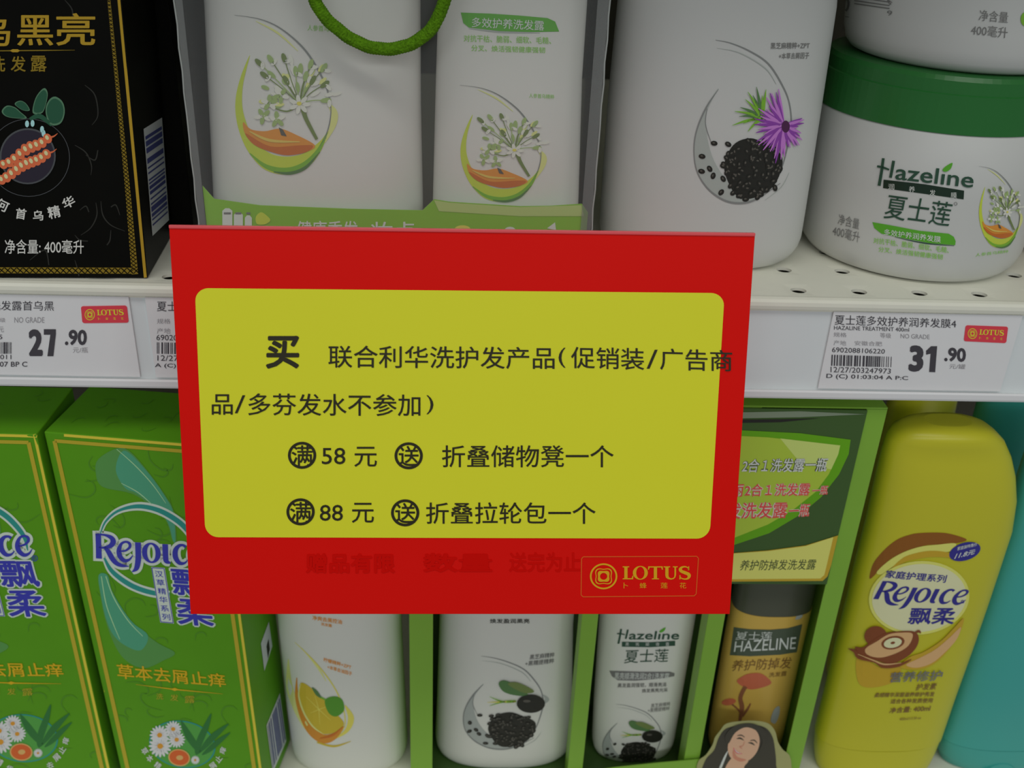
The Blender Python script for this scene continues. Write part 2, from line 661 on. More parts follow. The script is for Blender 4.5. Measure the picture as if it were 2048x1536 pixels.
YCAP = mat('yellow_cap', (142, 139, 28), k=0.42, rough=0.33, spec=0.45)
Y_BROWN = mat('print_brown', (96, 58, 16), k=0.36, rough=0.4)
Y_BROWN2 = mat('print_ochre', (134, 110, 26), k=0.36, rough=0.4)
Y_TAN = mat('print_tan', (148, 118, 80), k=0.36, rough=0.4)
Y_CHOC = mat('print_chocolate', (88, 46, 22), k=0.36, rough=0.4)
Y_OVAL = mat('print_cream_oval', (152, 153, 118), k=0.36, rough=0.4)
Y_LIGHT = mat('print_pale_yellow', (160, 165, 74), k=0.36, rough=0.4)
NAVY_D = mat('logo_deep_navy', (32, 30, 92), k=0.36, rough=0.4)
TBOT = mat('teal_plastic', (42, 112, 106), k=0.36, rough=0.33, spec=0.45)
HOLDER = mat('clear_holder', (170, 175, 178), rough=0.2)

ZD = 0.0045      # top of the upper deck
ZL = -0.297      # top of the lower deck

# ------------------------------------------------------------------ shelving
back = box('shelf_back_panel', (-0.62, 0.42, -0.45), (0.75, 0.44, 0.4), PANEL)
back['label'] = 'beige metal back panel behind all the shelves, deep shade put into its colour'
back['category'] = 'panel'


def shelf_deck(name, z, front, parent, holes):
    x0, x1, yb, t = -0.62, 0.75, 0.415, 0.0016
    V, F = [], []

    def quad(a, b, c, d):
        i = len(V)
        V.extend([a, b, c, d])
        F.append([i, i + 1, i + 2, i + 3])
    px, rows = 0.0265, [0.0102, 0.0332, 0.0562]
    xs = [0.1455 - 18 * px + px * k for k in range(40)]
    xs = [x for x in xs if x0 + 0.03 < x < x1 - 0.03] if holes else []
    half, N, r = 0.006, 24, 0.0034
    ys = [front]
    for ry in (rows if holes else []):
        ys += [ry - half, ry + half]
    ys.append(yb)
    for k in range(len(ys) - 1):
        a, b = ys[k], ys[k + 1]
        if not (holes and k % 2 == 1):
            quad((x0, a, z), (x1, a, z), (x1, b, z), (x0, b, z))
            continue
        cy = (a + b) / 2
        edge = [x0]
        for x in xs:
            edge += [x - half, x + half]
        edge.append(x1)
        for i in range(0, len(edge), 2):
            quad((edge[i], a, z), (edge[i + 1], a, z), (edge[i + 1], b, z), (edge[i], b, z))
        for x in xs:
            base = len(V)
            for i in range(N):
                an = 2 * math.pi * i / N
                c, s = math.cos(an), math.sin(an)
                m = max(abs(c), abs(s))
                V.append((x + half * c / m, cy + half * s / m, z))
            for i in range(N):
                an = 2 * math.pi * i / N
                V.append((x + r * math.cos(an), cy + r * 0.86 * math.sin(an), z - 0.0003))
            for i in range(N):
                an = 2 * math.pi * i / N
                V.append((x + r * math.cos(an), cy + r * 0.86 * math.sin(an), z - t))
            for i in range(N):
                j = (i + 1) % N
                F.append([base + i, base + j, base + N + j, base + N + i])
                F.append([base + N + i, base + N + j, base + 2 * N + j, base + 2 * N + i])
    o = mesh(name, V, F, CREAM_METAL, parent, flip=False)
    return o


def rail_profile(z, zb, yoff=0.0):
    """rolled front lip, price channel and bottom lip in side view (y, z)"""
    lip = [(0.003, z), (0.002, z), (0.0004, z - 0.0004), (-0.0006, z - 0.0014), (-0.0008, z - 0.003), (-0.0004, z - 0.0046), (0.0016, z - 0.0048),
           (0.0016, z - 0.0062), (0.003, z - 0.0062)]
    return lip


def extrude_x(name, prof, x0, x1, m, parent):
    n = len(prof)
    V = [(x0, y, z) for y, z in prof] + [(x1, y, z) for y, z in prof]
    F = [[i, (i + 1) % n, n + (i + 1) % n, n + i] for i in range(n)] + [list(range(n)), [n + i for i in reversed(range(n))]]
    return mesh(name, V, F, m, parent)


up = thing('gondola_shelf', 'cream metal shelf with round holes carrying jars, bottles and the bag', 'shelf', (0, 0, ZD - 0.02))
shelf_deck('deck', ZD, 0.0029, up, True)
extrude_x('front_lip', rail_profile(ZD, 0), -0.62, 0.75, CREAM_METAL, up)
box('price_rail', (-0.62, 0.002, -0.0425), (0.75, 0.0034, -0.0018), RAIL, up)
extrude_x('rail_bottom_lip', [(0.002, -0.0425), (-0.0012, -0.0425), (-0.0016, -0.0415), (-0.0016, -0.0392), (-0.0012, -0.0384), (-0.0004, -0.0386), (0.0004, -0.0405), (0.002, -0.0405)],
          -0.62, 0.75, RAIL_W, up)
box('under_panel', (-0.62, 0.0036, -0.0405), (0.75, 0.41, -0.037), CREAM_METAL, up)

lo = thing('gondola_shelf', 'cream metal shelf at the bottom under green cartons and yellow bottle', 'shelf', (0, 0, ZL - 0.02))
shelf_deck('deck', ZL, -0.039, lo, False)
extrude_x('front_lip', [(y - 0.042, z - ZD + ZL) for y, z in rail_profile(ZD, 0)], -0.62, 0.75, CREAM_METAL, lo)

hi = thing('gondola_shelf', 'unseen cream shelf, added above the white bottles and the black carton to shade them', 'shelf', (0, 0, 0.212))
box('deck', (-0.62, -0.06, 0.212), (0.75, 0.41, 0.225), CREAM_METAL, hi)  # out of view; set low and forward to shade the bottle tops

# ------------------------------------------------------------------ logo pieces shared by several prints
LOTUS_W = 4.2


def lotus_word(A, f, m, layer):
    """serif LOTUS in a 4.2 x 1 frame; f maps it to the photo"""
    P = lambda pts: A.poly(pts, m, layer, fn=f)
    P([(0, 1), (.4, 1), (.4, .93), (.3, .91), (.3, .09), (.55, .09), (.6, .28), (.66, .28), (.64, 0), (0, 0), (0, .07), (.1, .09), (.1, .91), (0, .93)])
    A.ell(1.08, .5, .44, .53, m, layer, fn=f, hole=0.0001, n=4, a0=0, a1=1)
    n = 30
    V = [(1.08 + .46 * math.cos(2 * math.pi * i / n), .5 + .53 * math.sin(2 * math.pi * i / n)) for i in range(n)]
    V += [(1.08 + .25 * math.cos(2 * math.pi * i / n), .5 + .46 * math.sin(2 * math.pi * i / n)) for i in range(n)]
    A.raw([f(*v) for v in V], [[i, (i + 1) % n, n + (i + 1) % n, n + i] for i in range(n)], m, layer)
    P([(1.56, 1), (2.44, 1), (2.46, .74), (2.4, .74), (2.35, .91), (2.1, .91), (2.1, .09), (2.22, .06), (2.22, 0), (1.78, 0), (1.78, .06), (1.9, .09), (1.9, .91), (1.65, .91), (1.6, .74), (1.54, .74)])
    P([(2.5, 1), (2.9, 1), (2.9, .93), (2.8, .91), (2.8, .3)] + [(2.82, .18), (2.9, .1), (3.0, .08), (3.1, .13), (3.15, .22), (3.16, .36)] +
      [(3.16, .91), (3.06, .93), (3.06, 1), (3.36, 1), (3.36, .93), (3.26, .91), (3.26, .34), (3.22, .16), (3.12, .03), (2.95, -.03), (2.76, .02), (2.64, .13), (2.6, .3), (2.6, .91), (2.5, .93)])
    A.stroke([(4.02, .74), (3.98, .88), (3.82, .97), (3.62, .93), (3.52, .78), (3.58, .63), (3.78, .52), (4.0, .4), (4.06, .24), (3.98, .07), (3.78, .02), (3.56, .1), (3.5, .27)],
             [.07, .07, .1, .14, .2, .22, .24, .24, .2, .14, .1, .08, .06], m, layer, fn=f)
    P([(3.98, .7), (4.06, .7), (4.06, 1), (4.0, 1)])
    P([(3.46, .32), (3.53, .32), (3.53, 0), (3.46, 0)])


def lotus_flower(A, cx, cy, rx, ry, m, layer):
    A.ell(cx, cy, rx, ry, m, layer, hole=0.87, n=36)
    n = 48

    def wav(r, amp):
        return [(cx + rx * r * (1 + amp * math.cos(4 * a + math.pi)) * math.cos(a), cy + ry * r * (1 + amp * math.cos(4 * a + math.pi)) * math.sin(a)) for a in [2 * math.pi * i / n for i in range(n)]]
    a, b = wav(.66, .13), wav(.58, .13)
    A.raw(a + b, [[i, (i + 1) % n, n + (i + 1) % n, n + i] for i in range(n)], m, layer)
    a, b = wav(.46, .12), wav(.26, 0)
    A.raw(a + b, [[i, (i + 1) % n, n + (i + 1) % n, n + i] for i in range(n)], m, layer)


def rejoice(A, f, m, layer, grow=0.0):
    g = grow
    S = lambda pts, w: A.stroke(pts, [x + g for x in w], m, layer, fn=f)
    S([(.17, -.02 - g / 2), (.17, .7), (.17, 1.5 + g / 2)], [.36, .33, .34])
    S([(.0, 1.46), (.5, 1.46), (.92, 1.32), (1.05, 1.08), (.9, .82), (.55, .68), (.2, .66)], [.1, .13, .26, .33, .28, .16, .1])
    S([(.5, .72), (.75, .42), (.98, .0), (1.22, -.26), (1.55, -.38), (1.95, -.4)], [.14, .3, .32, .28, .2, .03])
    for dx in (0, 4.3):
        S([(1.38 + dx, .5), (1.75 + dx, .55), (2.02 + dx, .78), (2.02 + dx, 1.0), (1.82 + dx, 1.1), (1.55 + dx, .98), (1.38 + dx, .6), (1.42 + dx, .2), (1.68 + dx, -.06), (1.98 + dx, .02), (2.2 + dx, .3)],
          [.1, .12, .16, .18, .14, .16, .27, .3, .24, .14, .04])
    S([(2.52, 1.1), (2.52, .5), (2.5, 0), (2.38, -.5), (2.1, -.74)], [.36, .34, .34, .28, .03])
    n = 30
    V = [(3.3 + (.56 + g / 2) * math.cos(2 * math.pi * i / n), .5 + (.63 + g / 2) * math.sin(2 * math.pi * i / n)) for i in range(n)]
    V += [(3.3 + max(.01, .25 - g / 2) * math.cos(2 * math.pi * i / n), .5 + max(.01, .52 - g / 2) * math.sin(2 * math.pi * i / n)) for i in range(n)]
    A.raw([f(*v) for v in V], [[i, (i + 1) % n, n + (i + 1) % n, n + i] for i in range(n)], m, layer)
    S([(4.14, 1.08), (4.14, .4), (4.18, .05), (4.42, -.06)], [.34, .33, .3, .1])
    S([(5.36, .98), (5.2, 1.08), (4.95, 1.02), (4.74, .72), (4.74, .3), (4.95, -.02), (5.25, -.02), (5.46, .18)], [.2, .15, .2, .3, .32, .25, .14, .05])


def hazeline(A, f, layer=2, m=None, leaf=None):
    """f maps jar-photo pixels to the copy"""
    m = m or E_HAZ
    A.stroke([(1767.5, 316), (1764, 342), (1759, 371)], [5.5, 5.8, 6.2], m, layer, fn=f)
    A.stroke([(1755, 332), (1767, 334.5), (1779, 339)], [4.2, 4.4, 3.4], m, layer, fn=f)
    A.stroke([(1788, 321), (1785, 338), (1781.5, 355)], [5.8, 5.8, 5.6], m, layer, fn=f)
    A.text('azelıne', ((1794.2, 327), (1949.5, 344), (1944.8, 375.5), (1790.2, 358.5)), m, layer, bold=.012, fn=f)
    A.poly([(1885, 340), (1890, 333), (1904, 325), (1903, 333), (1899, 339), (1891, 343)], leaf or E_BAND, layer, smooth=True, fn=f)


def emblem_green(A, f, layer=1):
    """pale umbel flower, orange root and green crescent, in the big bottle's pixels"""
    n = 0
    crescent = [(500, 110), (483, 150), (472, 195), (473, 237), (484, 277), (503, 312), (532, 340), (574, 349), (612, 337), (640, 305), (657, 262),
                (641, 281), (610, 305), (575, 313), (540, 306), (510, 281), (494, 248), (485, 212), (486, 172), (494, 135)]
    A.poly(crescent, E_LIME, layer, smooth=True, fn=f)
    A.stroke([(500, 306), (532, 332), (572, 341), (608, 330), (636, 302), (655, 264)], [2, 8, 12, 12, 8, 2], E_GREEN, layer + 1, fn=f)
    A.stroke([(548, 343), (580, 346), (612, 334), (640, 303)], [2, 6, 6, 1], E_DKGREEN, layer + 2, fn=f)
    A.stroke([(655, 205), (668, 225), (666, 250), (650, 285)], [3, 14, 12, 2], E_LIME2, layer, fn=f)
    A.poly([(487, 244), (502, 258), (530, 262), (560, 257), (590, 268), (630, 290), (614, 303), (578, 309), (545, 303), (510, 290), (491, 268)], E_ORANGE, layer + 1, smooth=True, fn=f)
    A.poly([(492, 266), (540, 292), (600, 290), (626, 291), (612, 304), (576, 310), (545, 304), (511, 290)], E_ORANGE_D, layer + 2, smooth=True, fn=f)
    A.stroke([(500, 262), (540, 280), (600, 283)], [2, 6, 2], E_ORANGE_L, layer + 3, fn=f)
    A.poly([(558, 254), (566, 258), (574, 272), (563, 270)], E_SEED, layer + 3, fn=f)
    A.stroke([(470, 30), (520, 38), (562, 57), (607, 96), (638, 142), (656, 184), (662, 222), (655, 262), (640, 292)], [.6, 1.6, 2.6, 3.6, 3.6, 2.6, 2, 2, .6], E_GREY, layer + 1, fn=f)
    A.stroke([(512, 42), (556, 66), (596, 102)], [1, 4, 1], E_LIME2, layer, fn=f)
    A.stroke([(606, 216), (613, 238), (634, 278)], [10, 8, 6], E_STEM, layer + 3, fn=f)
    tips = [(519, 125), (542, 118), (569, 116), (592, 142), (573, 160), (612, 152), (626, 160), (648, 135), (650, 168), (652, 200), (530, 150), (622, 128)]
    for i, (x, y) in enumerate(tips):
        A.stroke([(600, 207), ((600 + x) / 2 - 2, (207 + y) / 2 - 3), (x, y)], [2.2, 1.8, 2], E_STEM if i % 3 else E_BUD, layer + 3, fn=f)
        A.ell(x, y, 5, 11, E_BUD if i % 2 else E_STEM, layer + 4, rot=math.degrees(math.atan2(y - 207, x - 600)) + 90, n=12, fn=f)
        A.ell(x + 7, y + 6, 4, 8, E_PETAL, layer + 4, rot=i * 40, n=10, fn=f)
    rnd = random.Random(12)
    for i in range(34):
        a, q = rnd.uniform(3.0, 6.1), rnd.uniform(.35, 1.0)
        A.ell(600 + 78 * q * math.cos(a), 207 + 92 * q * math.sin(a), 3.5 + 2 * rnd.random(), 8 + 4 * rnd.random(), (E_PETAL, E_BUD, E_LIME2, E_PETAL)[i % 4], layer + 2.2 + .02 * i, rot=math.degrees(a) + 90, n=10, fn=f)
    for i in range(7):
        a = i * 0.9
        A.ell(600 + 12 * math.cos(a), 208 + 10 * math.sin(a), 10, 4.5, E_PETAL, layer + 5, rot=math.degrees(a), n=12, fn=f)
    A.ell(599, 206, 5, 4, E_YEL, layer + 6, n=10, fn=f)
    for (x, y) in ((540, 205), (555, 238), (527, 232), (562, 190)):
        for i in range(5):
            a = i * 1.26 + x
            A.ell(x + 9 * math.cos(a), y + 8 * math.sin(a), 9, 4.5, E_PETAL if i % 2 else E_BUD, layer + 4, rot=math.degrees(a), n=10, fn=f)
    A.stroke([(600, 208), (575, 222), (545, 214)], [3, 3, 2], E_STEM, layer + 3, fn=f)


def emblem_sesame(A, f, layer=1, thistle=True, seed=3):
    """grey crescent with black sesame seeds, in the right-hand bottle's pixels"""
    A.stroke([(1431, 80), (1461, 86), (1499, 102), (1536, 127), (1563, 168), (1578, 205), (1582, 250), (1573, 300), (1561, 340), (1540, 372)], [.8, 2, 3, 3.4, 3.2, 2.6, 2.6, 2.6, 2, .6], E_GREY, layer, fn=f)
    A.stroke([(1434, 96), (1480, 106), (1530, 136), (1552, 168)], [.5, 1.8, 2.2, .8], E_GREYL, layer, fn=f)
    A.poly([(1437, 176), (1414, 211), (1396, 255), (1388, 295), (1393, 340), (1414, 375), (1446, 399), (1479, 406), (1512, 398), (1545, 375), (1500, 380), (1455, 360), (1424, 312), (1411, 248), (1416, 217)],
           E_GREYL, layer, smooth=True, fn=f)
    A.stroke([(1437, 178), (1414, 212), (1395, 255), (1388, 295), (1393, 339), (1414, 375), (1446, 399), (1479, 406), (1512, 398), (1560, 366)], [.6, 3, 2.6, 2, 2, 3, 3.6, 4, 3.6, 1], E_GREY, layer + 1, fn=f)
    A.stroke([(1414, 217), (1411, 248), (1422, 284)], [1.4, 1.6, 1], E_GREY, layer + 1, fn=f)
    A.poly([(1466, 290), (1500, 276), (1530, 288), (1562, 310), (1560, 345), (1540, 378), (1500, 397), (1470, 388), (1448, 335)], E_BLACK, layer + 1, smooth=True, fn=f)
    A.stroke([(1578, 345), (1562, 374), (1530, 400)], [.6, 1.4, .6], E_GREYL, layer, fn=f)
    rnd = random.Random(seed)
    pts = [(1428, 286), (1404, 312), (1403, 342), (1419, 337), (1426, 351), (1446, 357), (1442, 384), (1456, 288), (1466, 385)]
    while len(pts) < 105:
        x, y = rnd.uniform(1420, 1560), rnd.uniform(280, 398)
        if ((x - 1506) / 62) ** 2 + ((y - 336) / 64) ** 2 < 1 and (x - 1388) + (y - 270) > 85:
            pts.append((x, y))
    for x, y in pts:
        r = rnd.uniform(0, 180)
        A.ell(x, y, 7, 5, E_BLACK, layer + 2 + rnd.random(), rot=r, n=10, fn=f)
        A.ell(x - 1, y - 1, 2.8, 1.7, E_SEED, layer + 3.3 + rnd.random(), rot=r, n=8, fn=f)
    if thistle:
        for i, (x, y) in enumerate([(1480, 214), (1490, 198), (1495, 183), (1512, 173), (1531, 178), (1469, 222), (1478, 232), (1464, 250), (1495, 262), (1505, 190), (1524, 190), (1486, 246)]):
            A.stroke([(1524, 236), ((1524 + x) / 2, (236 + y) / 2 - 3), (x, y)], [5, 5, .8], E_GREEN if i % 3 else E_DKGREEN, layer + 4, fn=f)
        for i in range(46):
            a = math.radians(-100 - i * 6.2 + rnd.uniform(-3, 3))
            L = rnd.uniform(42, 66) * (0.62 if math.cos(a) > 0.1 else 1.0) * (1.15 if math.sin(a) > 0.5 else 1)
            A.stroke([(1566, 250), (1566 + .5 * L * math.cos(a), 250 + .55 * L * math.sin(a)), (1566 + L * math.cos(a), 250 + 1.15 * L * math.sin(a))], [3, 6, 1.4],
                     (E_VIOLET, E_PURPLE, E_VIOLET, E_PURPLE)[i % 4], layer + 5 + (i % 3) * .4, fn=f)
        A.ell(1569, 252, 8, 12, E_PLUM, layer + 6.6, fn=f)
    else:
        A.poly([(1474, 172), (1492, 164), (1530, 192), (1545, 216), (1510, 214), (1484, 200)], E_DKGREEN, layer + 4, smooth=True, fn=f)
        for (x, y) in ((1452, 220), (1446, 240), (1452, 252), (1470, 230)):
            A.stroke([(1516, 236), (1485, 238), (x, y)], [7, 5, 1], E_GREEN if y != 240 else E_YEL, layer + 4, fn=f)
        A.ell(1552, 244, 34, 32, E_BLACK, layer + 5, fn=f)
        A.ell(1542, 234, 9, 5, E_SEED, layer + 6, fn=f)
        A.poly([(1496, 176), (1520, 170), (1560, 200), (1535, 206)], E_STEM, layer + 4.6, smooth=True, fn=f)
        A.stroke([(1582, 215), (1592, 232), (1580, 250)], [2, 10, 2], E_GREYL, layer, fn=f)


def flask(name, rows, yc, ratio, zbot, m, parent, e=2.5, soft=False):
    """bottle body from its outline: rows (py, left px, right px) at the depth yc of its axis"""
    sec = []
    for py, L, R in rows:
        a, b = on_y(L, py, yc), on_y(R, py, yc)
        hw = (b.x - a.x) / 2
        sec.append([(a.x + b.x) / 2, yc, (a.z + b.z) / 2, hw, hw * ratio, e])
    last, prev = sec[-1], sec[0]
    if last[2] > zbot + 0.012:
        k = (last[2] - zbot - 0.012) / (prev[2] - last[2])
        c = last[:]
        c[0] = last[0] + (last[0] - prev[0]) * k
        c[2] = zbot + 0.012
        c[3] = last[3] + (last[3] - prev[3]) * k
        c[4] = c[3] * ratio
        sec.append(c)
    else:
        sec[-1][2] = zbot + 0.012
    b = sec[-1]
    for dz, s in (((0.0085, .985), (0.0055, .955), (0.003, .915), (0.0012, .865), (0.0, .79)) if soft else ((0.007, .985), (0.0035, .95), (0.0012, .90), (0.0, .84))):
        sec.append([b[0], b[1], zbot + dz, b[3] * s, b[4] * s, e])
    o = mesh(name, *loft(sec), m, parent, smooth=True)
    return o, sec


def bottle_cap(name, sec, m, parent, h=0.028):
    """shoulder, neck and flip cap on top of a flask whose top section is sec"""
    cx, cy, z, hw, hd, e = sec
    S = [(cx, cy, z, hw, hd, e), (cx, cy, z + .006, hw * .93, hd * .95, e), (cx, cy, z + .012, hw * .72, hd * .85, 2.3), (cx, cy, z + .015, hw * .5, hd * .8, 2.1)]
    mesh('shoulder', *loft(S), m, parent, smooth=True)
    r = min(hw * .48, .02)
    C = [(cx, cy, z + .0152, r, r * .9, 2), (cx, cy, z + h, r, r * .9, 2), (cx, cy, z + h + .0015, r * .9, r * .8, 2)]
    mesh(name, *loft(C, 32), m, parent, smooth=False)


# ------------------------------------------------------------------ UPPER SHELF
# black carton
MB = pose((-0.1277, 0.0066, ZD + 0.0003), 0.05) @ Matrix(((1, 0, 0.0396, 0), (0, 1, 0, 0), (0, 0, 1, 0), (0, 0, 0, 1)))      # the card carton is racked a little sideways
bb = thing('hair_dye_box', 'black carton with gold trim and barcode on its side', 'box', pose((-0.1277, 0.0066, ZD + 0.0003), 0.05))
BW, BD, BH = 0.088, 0.052, 0.205
MBw = MB
carton = box('carton', (-BW, 0, 0), (0, BD, BH), BLACKBOX, bb, MB, 0.0004)
sb = surf_of(carton)
A = Art(sb, 40)
def pix(w):
    d = w - CAM_LOC
    dep = d.dot(_fw)
    return (1024 + FPX * d.dot(_rt) / dep, 768 - FPX * d.dot(_up) / dep)
A.stroke([pix(MB @ Vector((-.0009, 0, z))) for z in (.0004, .05, .1, .15, BH - .0004)], 5.5, GOLD, 1, smooth=False)
A.stroke([(214, -40), (218, 0), (256, 384), (270, 548)], [6, 6, 10, 13], GOLD_DK, 1, smooth=False)
A.stroke([pix(MB @ Vector((x, 0, .0034))) for x in (-BW + .003, -.06, -.03, -.0052)], 12, GOLD_DK, 1, smooth=False)
for i in range(70):
    t = i / 70
    y = t * 540
    x = 218 + (256 - 218) * y / 384 if y < 384 else 256 + 14 * (y - 384) / 170
    w = 6 + 9 * t
    A.stroke([(x - w * .45, y), (x + w * .45, y + w * .7)], 1.5, BLACKBOX, 2, smooth=False)
    A.stroke([(x + w * .45, y), (x - w * .45, y + w * .7)], 1.2, BLACKBOX, 2, smooth=False)
for i in range(34):
    x = -.0845 + i * .0024
    A.stroke([pix(MB @ Vector((x, 0, .0046))), pix(MB @ Vector((x + .0022, 0, .0022)))], 2, BLACKBOX, 2, smooth=False)
    A.stroke([pix(MB @ Vector((x + .0022, 0, .0046))), pix(MB @ Vector((x, 0, .0022)))], 1.6, BLACKBOX, 2, smooth=False)
A.build('gold_trim', bb)
A = Art(sb)
A.text('乌', (-48, 32, 21, 92), GOLD, 2, bold=.012)
A.text('黑', (35, 30, 107, 91), GOLD, 2, bold=.012)
A.text('亮', (113, 26, 191, 91), GOLD, 2, bold=.012)
A.stroke([(-80, 102), (31, 101), (90, 100.5), (150, 100)], [1.5, 2, 2, .6], GOLD_DK, 2, smooth=False)
A.poly([(20, 101), (26, 98), (36, 98), (41, 101), (36, 104), (26, 104)], GOLD, 3)
A.text('洗', (-19, 112, 11, 143), GOLD_DK, 2, bold=.012)
A.text('发', (22, 112, 52, 143), GOLD_DK, 2, bold=.012)
A.text('露', (62, 111, 94, 143), GOLD_DK, 2, bold=.012)
for ch, (x0, y0, x1, y1), r in (('何', (-8, 398, 18, 421), 25), ('首', (32, 416, 53, 438), 8), ('乌', (66, 420, 87, 441), -4), ('精', (96, 411, 121, 436), -14), ('华', (125, 393, 150, 415), -28)):
    cx, cy, w, h = (x0 + x1) / 2, (y0 + y1) / 2, (x1 - x0) / 2, (y1 - y0) / 2
    c, s = math.cos(math.radians(r)), math.sin(math.radians(r))
    A.text(ch, [(cx + x * c - y * s, cy + x * s + y * c) for x, y in ((-w, -h), (w, -h), (w, h), (-w, h))], SILVER, 2, bold=.02)
A.text('净含量: 400毫升', ((10, 478), (168, 479), (168, 507), (10, 507)), SILVER, 2, bold=.008)
A.build('lettering', bb)
A = Art(sb)
A.ell(58, 315, 82, 78, STEEL, 1, hole=.985, n=48)
A.ell(56, 312, 56, 56, STEEL, 2, n=40)
A.ell(56, 312, 52.5, 52.5, PLUM, 3, n=40)
for pts in ([(66, 225), (72, 195), (88, 176), (96, 186), (92, 210), (84, 226)], [(92, 215), (100, 198), (112, 193), (126, 204), (130, 225), (122, 246), (104, 250), (94, 235)],
            [(4, 222), (14, 211), (30, 214), (42, 224), (54, 236), (30, 236), (12, 232)], [(30, 208), (40, 201), (52, 206), (60, 220), (46, 220)]):
    A.poly(pts, LEAFDK2, 2, smooth=True)
    cx, cy = sum(p[0] for p in pts) / len(pts), sum(p[1] for p in pts) / len(pts)
    A.poly([(cx + (x - cx) * .86, cy + (y - cy) * .86) for x, y in pts], LEAFDK, 3, smooth=True)
A.stroke([(60, 238), (80, 232), (104, 250)], [6, 10, 6], LEAFDK, 2)
for x, y in ((55, 247), (66, 246), (85, 258), (88, 266)):
    A.ell(x, y, 4, 7, PALEBLUE, 4, n=10)
for (x0, y0, x1, y1, n) in ((8, 328, 96, 275, 9), (-6, 362, 94, 306, 11)):
    for i in range(n):
        t = i / (n - 1)
        x, y = x0 + (x1 - x0) * t, y0 + (y1 - y0) * t + 3 * math.sin(t * 9)
        A.ell(x, y, 8.5, 13 - 6 * abs(t - .55), ROOT, 4 + .02 * i, rot=-28, n=14)
        A.ell(x - 1, y - 2, 3.5, 6 - 2 * abs(t - .55), ROOT_L, 5, rot=-28, n=10)
    A.stroke([(x1, y1), (x1 + 12, y1 - 3), (x1 + 20, y1 - 9)], [5, 3, 1], ROOT, 4)
A.build('emblem', bb)
A = Art(sb)
for pts in ([(150, 290), (172, 305), (183, 330), (182, 350)], [(172, 310), (190, 320), (196, 300)], [(192, 405), (194, 430), (182, 455), (162, 470)], [(202, 402), (206, 430), (222, 450), (250, 462)],
            [(222, 460), (220, 480), (214, 490)], [(150, 470), (160, 480), (176, 482)], [(240, 430), (232, 410), (222, 414)], [(160, 420), (172, 412), (178, 424)], [(60, 520), (90, 500), (98, 530)],
            [(150, 520), (156, 540), (158, 552)], [(130, 0), (144, 18), (146, 40)], [(170, 170), (190, 190), (196, 230), (184, 250)]):
    A.stroke(pts, [1.2, 2.6, 2.2] + [1] * (len(pts) - 3), VINE_BK, .5)
A.build('vine_pattern', bb)
A = Art(sb)
A.poly([(286, 258), (323, 235), (337, 440), (304, 472)], STICK, 1)
A.bars([(289, 273), (322, 252), (334, 425), (304, 452)], 15, NAVYBAR, 2, 5, vertical=False)
A.build('barcode_label', bb)

bb2 = thing('hair_dye_box', 'black carton added behind the gold-trimmed black one to darken the gap', 'box', pose((-0.1215, 0.062, ZD + 0.0003), 0.03))  # added to fill the gap beside the bag with darkness
M_ = W[bb2.name]
box('carton', (-BW, 0, 0), (0, .05, BH), BLACKBOX, bb2, M_, .0004)
box('top_flap', (-BW + .001, .001, BH + .0002), (-.001, .049, BH + .0008), BLACKBOX, bb2, M_)
bb3 = thing('hair_dye_box', 'third black carton, added deepest behind the gold-trimmed one to darken the gap', 'box', pose((-0.1165, 0.116, ZD + 0.0003), 0.03))  # another added carton that keeps the gap dark further back
M_ = W[bb3.name]
box('carton', (-BW, 0, 0), (0, .05, BH), BLACKBOX, bb3, M_, .0004)
box('top_flap', (-BW + .001, .001, BH + .0002), (-.001, .049, BH + .0008), BLACKBOX, bb3, M_)

# clear gift bag
by0, by1 = 0.009, 0.075
bagL0, bagL1 = on_y(350, 0, by0), on_y(401, 455, by0)
bagR0, bagR1 = on_y(1213, 0, by0), on_y(1190, 455, by0)
zt = 0.205
xL, xR = bagL1.x - .0006, 0.5 * (bagR1.x + bagR0.x)
bag = thing('gift_bag', 'clear plastic gift bag with green card base and green cord handle', 'bag', ((xL + xR) / 2, (by0 + by1) / 2, ZD))
t = 0.0003
zb = ZD + 0.0006
fr_v, fr_f = joinvf(box_vf((xL, by0, zb), (xR, by0 + t, zt)), box_vf((xL, by1 - t, zb), (xR, by1, zt)), box_vf((xL, by0 + t, zb), (xL + t, by1 - t, zt)),
                    box_vf((xR - t, by0 + t, zb), (xR, by1 - t, zt)), box_vf((xL + t, by0 + t, zb), (xR - t, by1 - t, zb + t)))
mesh('clear_panels', fr_v, fr_f, PVC, bag)
for x, sg_ in ((xL, 1), (xR, -1)):
    sv = tube([(x + 0.0002 * math.sin(9 * i), by0, zb + (zt - zb) * i / 24) for i in range(25)], 0.00032, 6)
    mesh('welded_seam', *sv, PVC_SEAM, bag, smooth=True)
    wv = .0046 if sg_ < 0 else .003
    lo_, hi_ = sorted((x + sg_ * .0004, x + sg_ * wv))
    mesh('sheen_strip', *box_vf((lo_, by0 - .0002, zb), (hi_, by0 - .00005, zt)), PVC_SHEEN, bag)  # frosted strip imitating the grey reflection on the bag's side panel
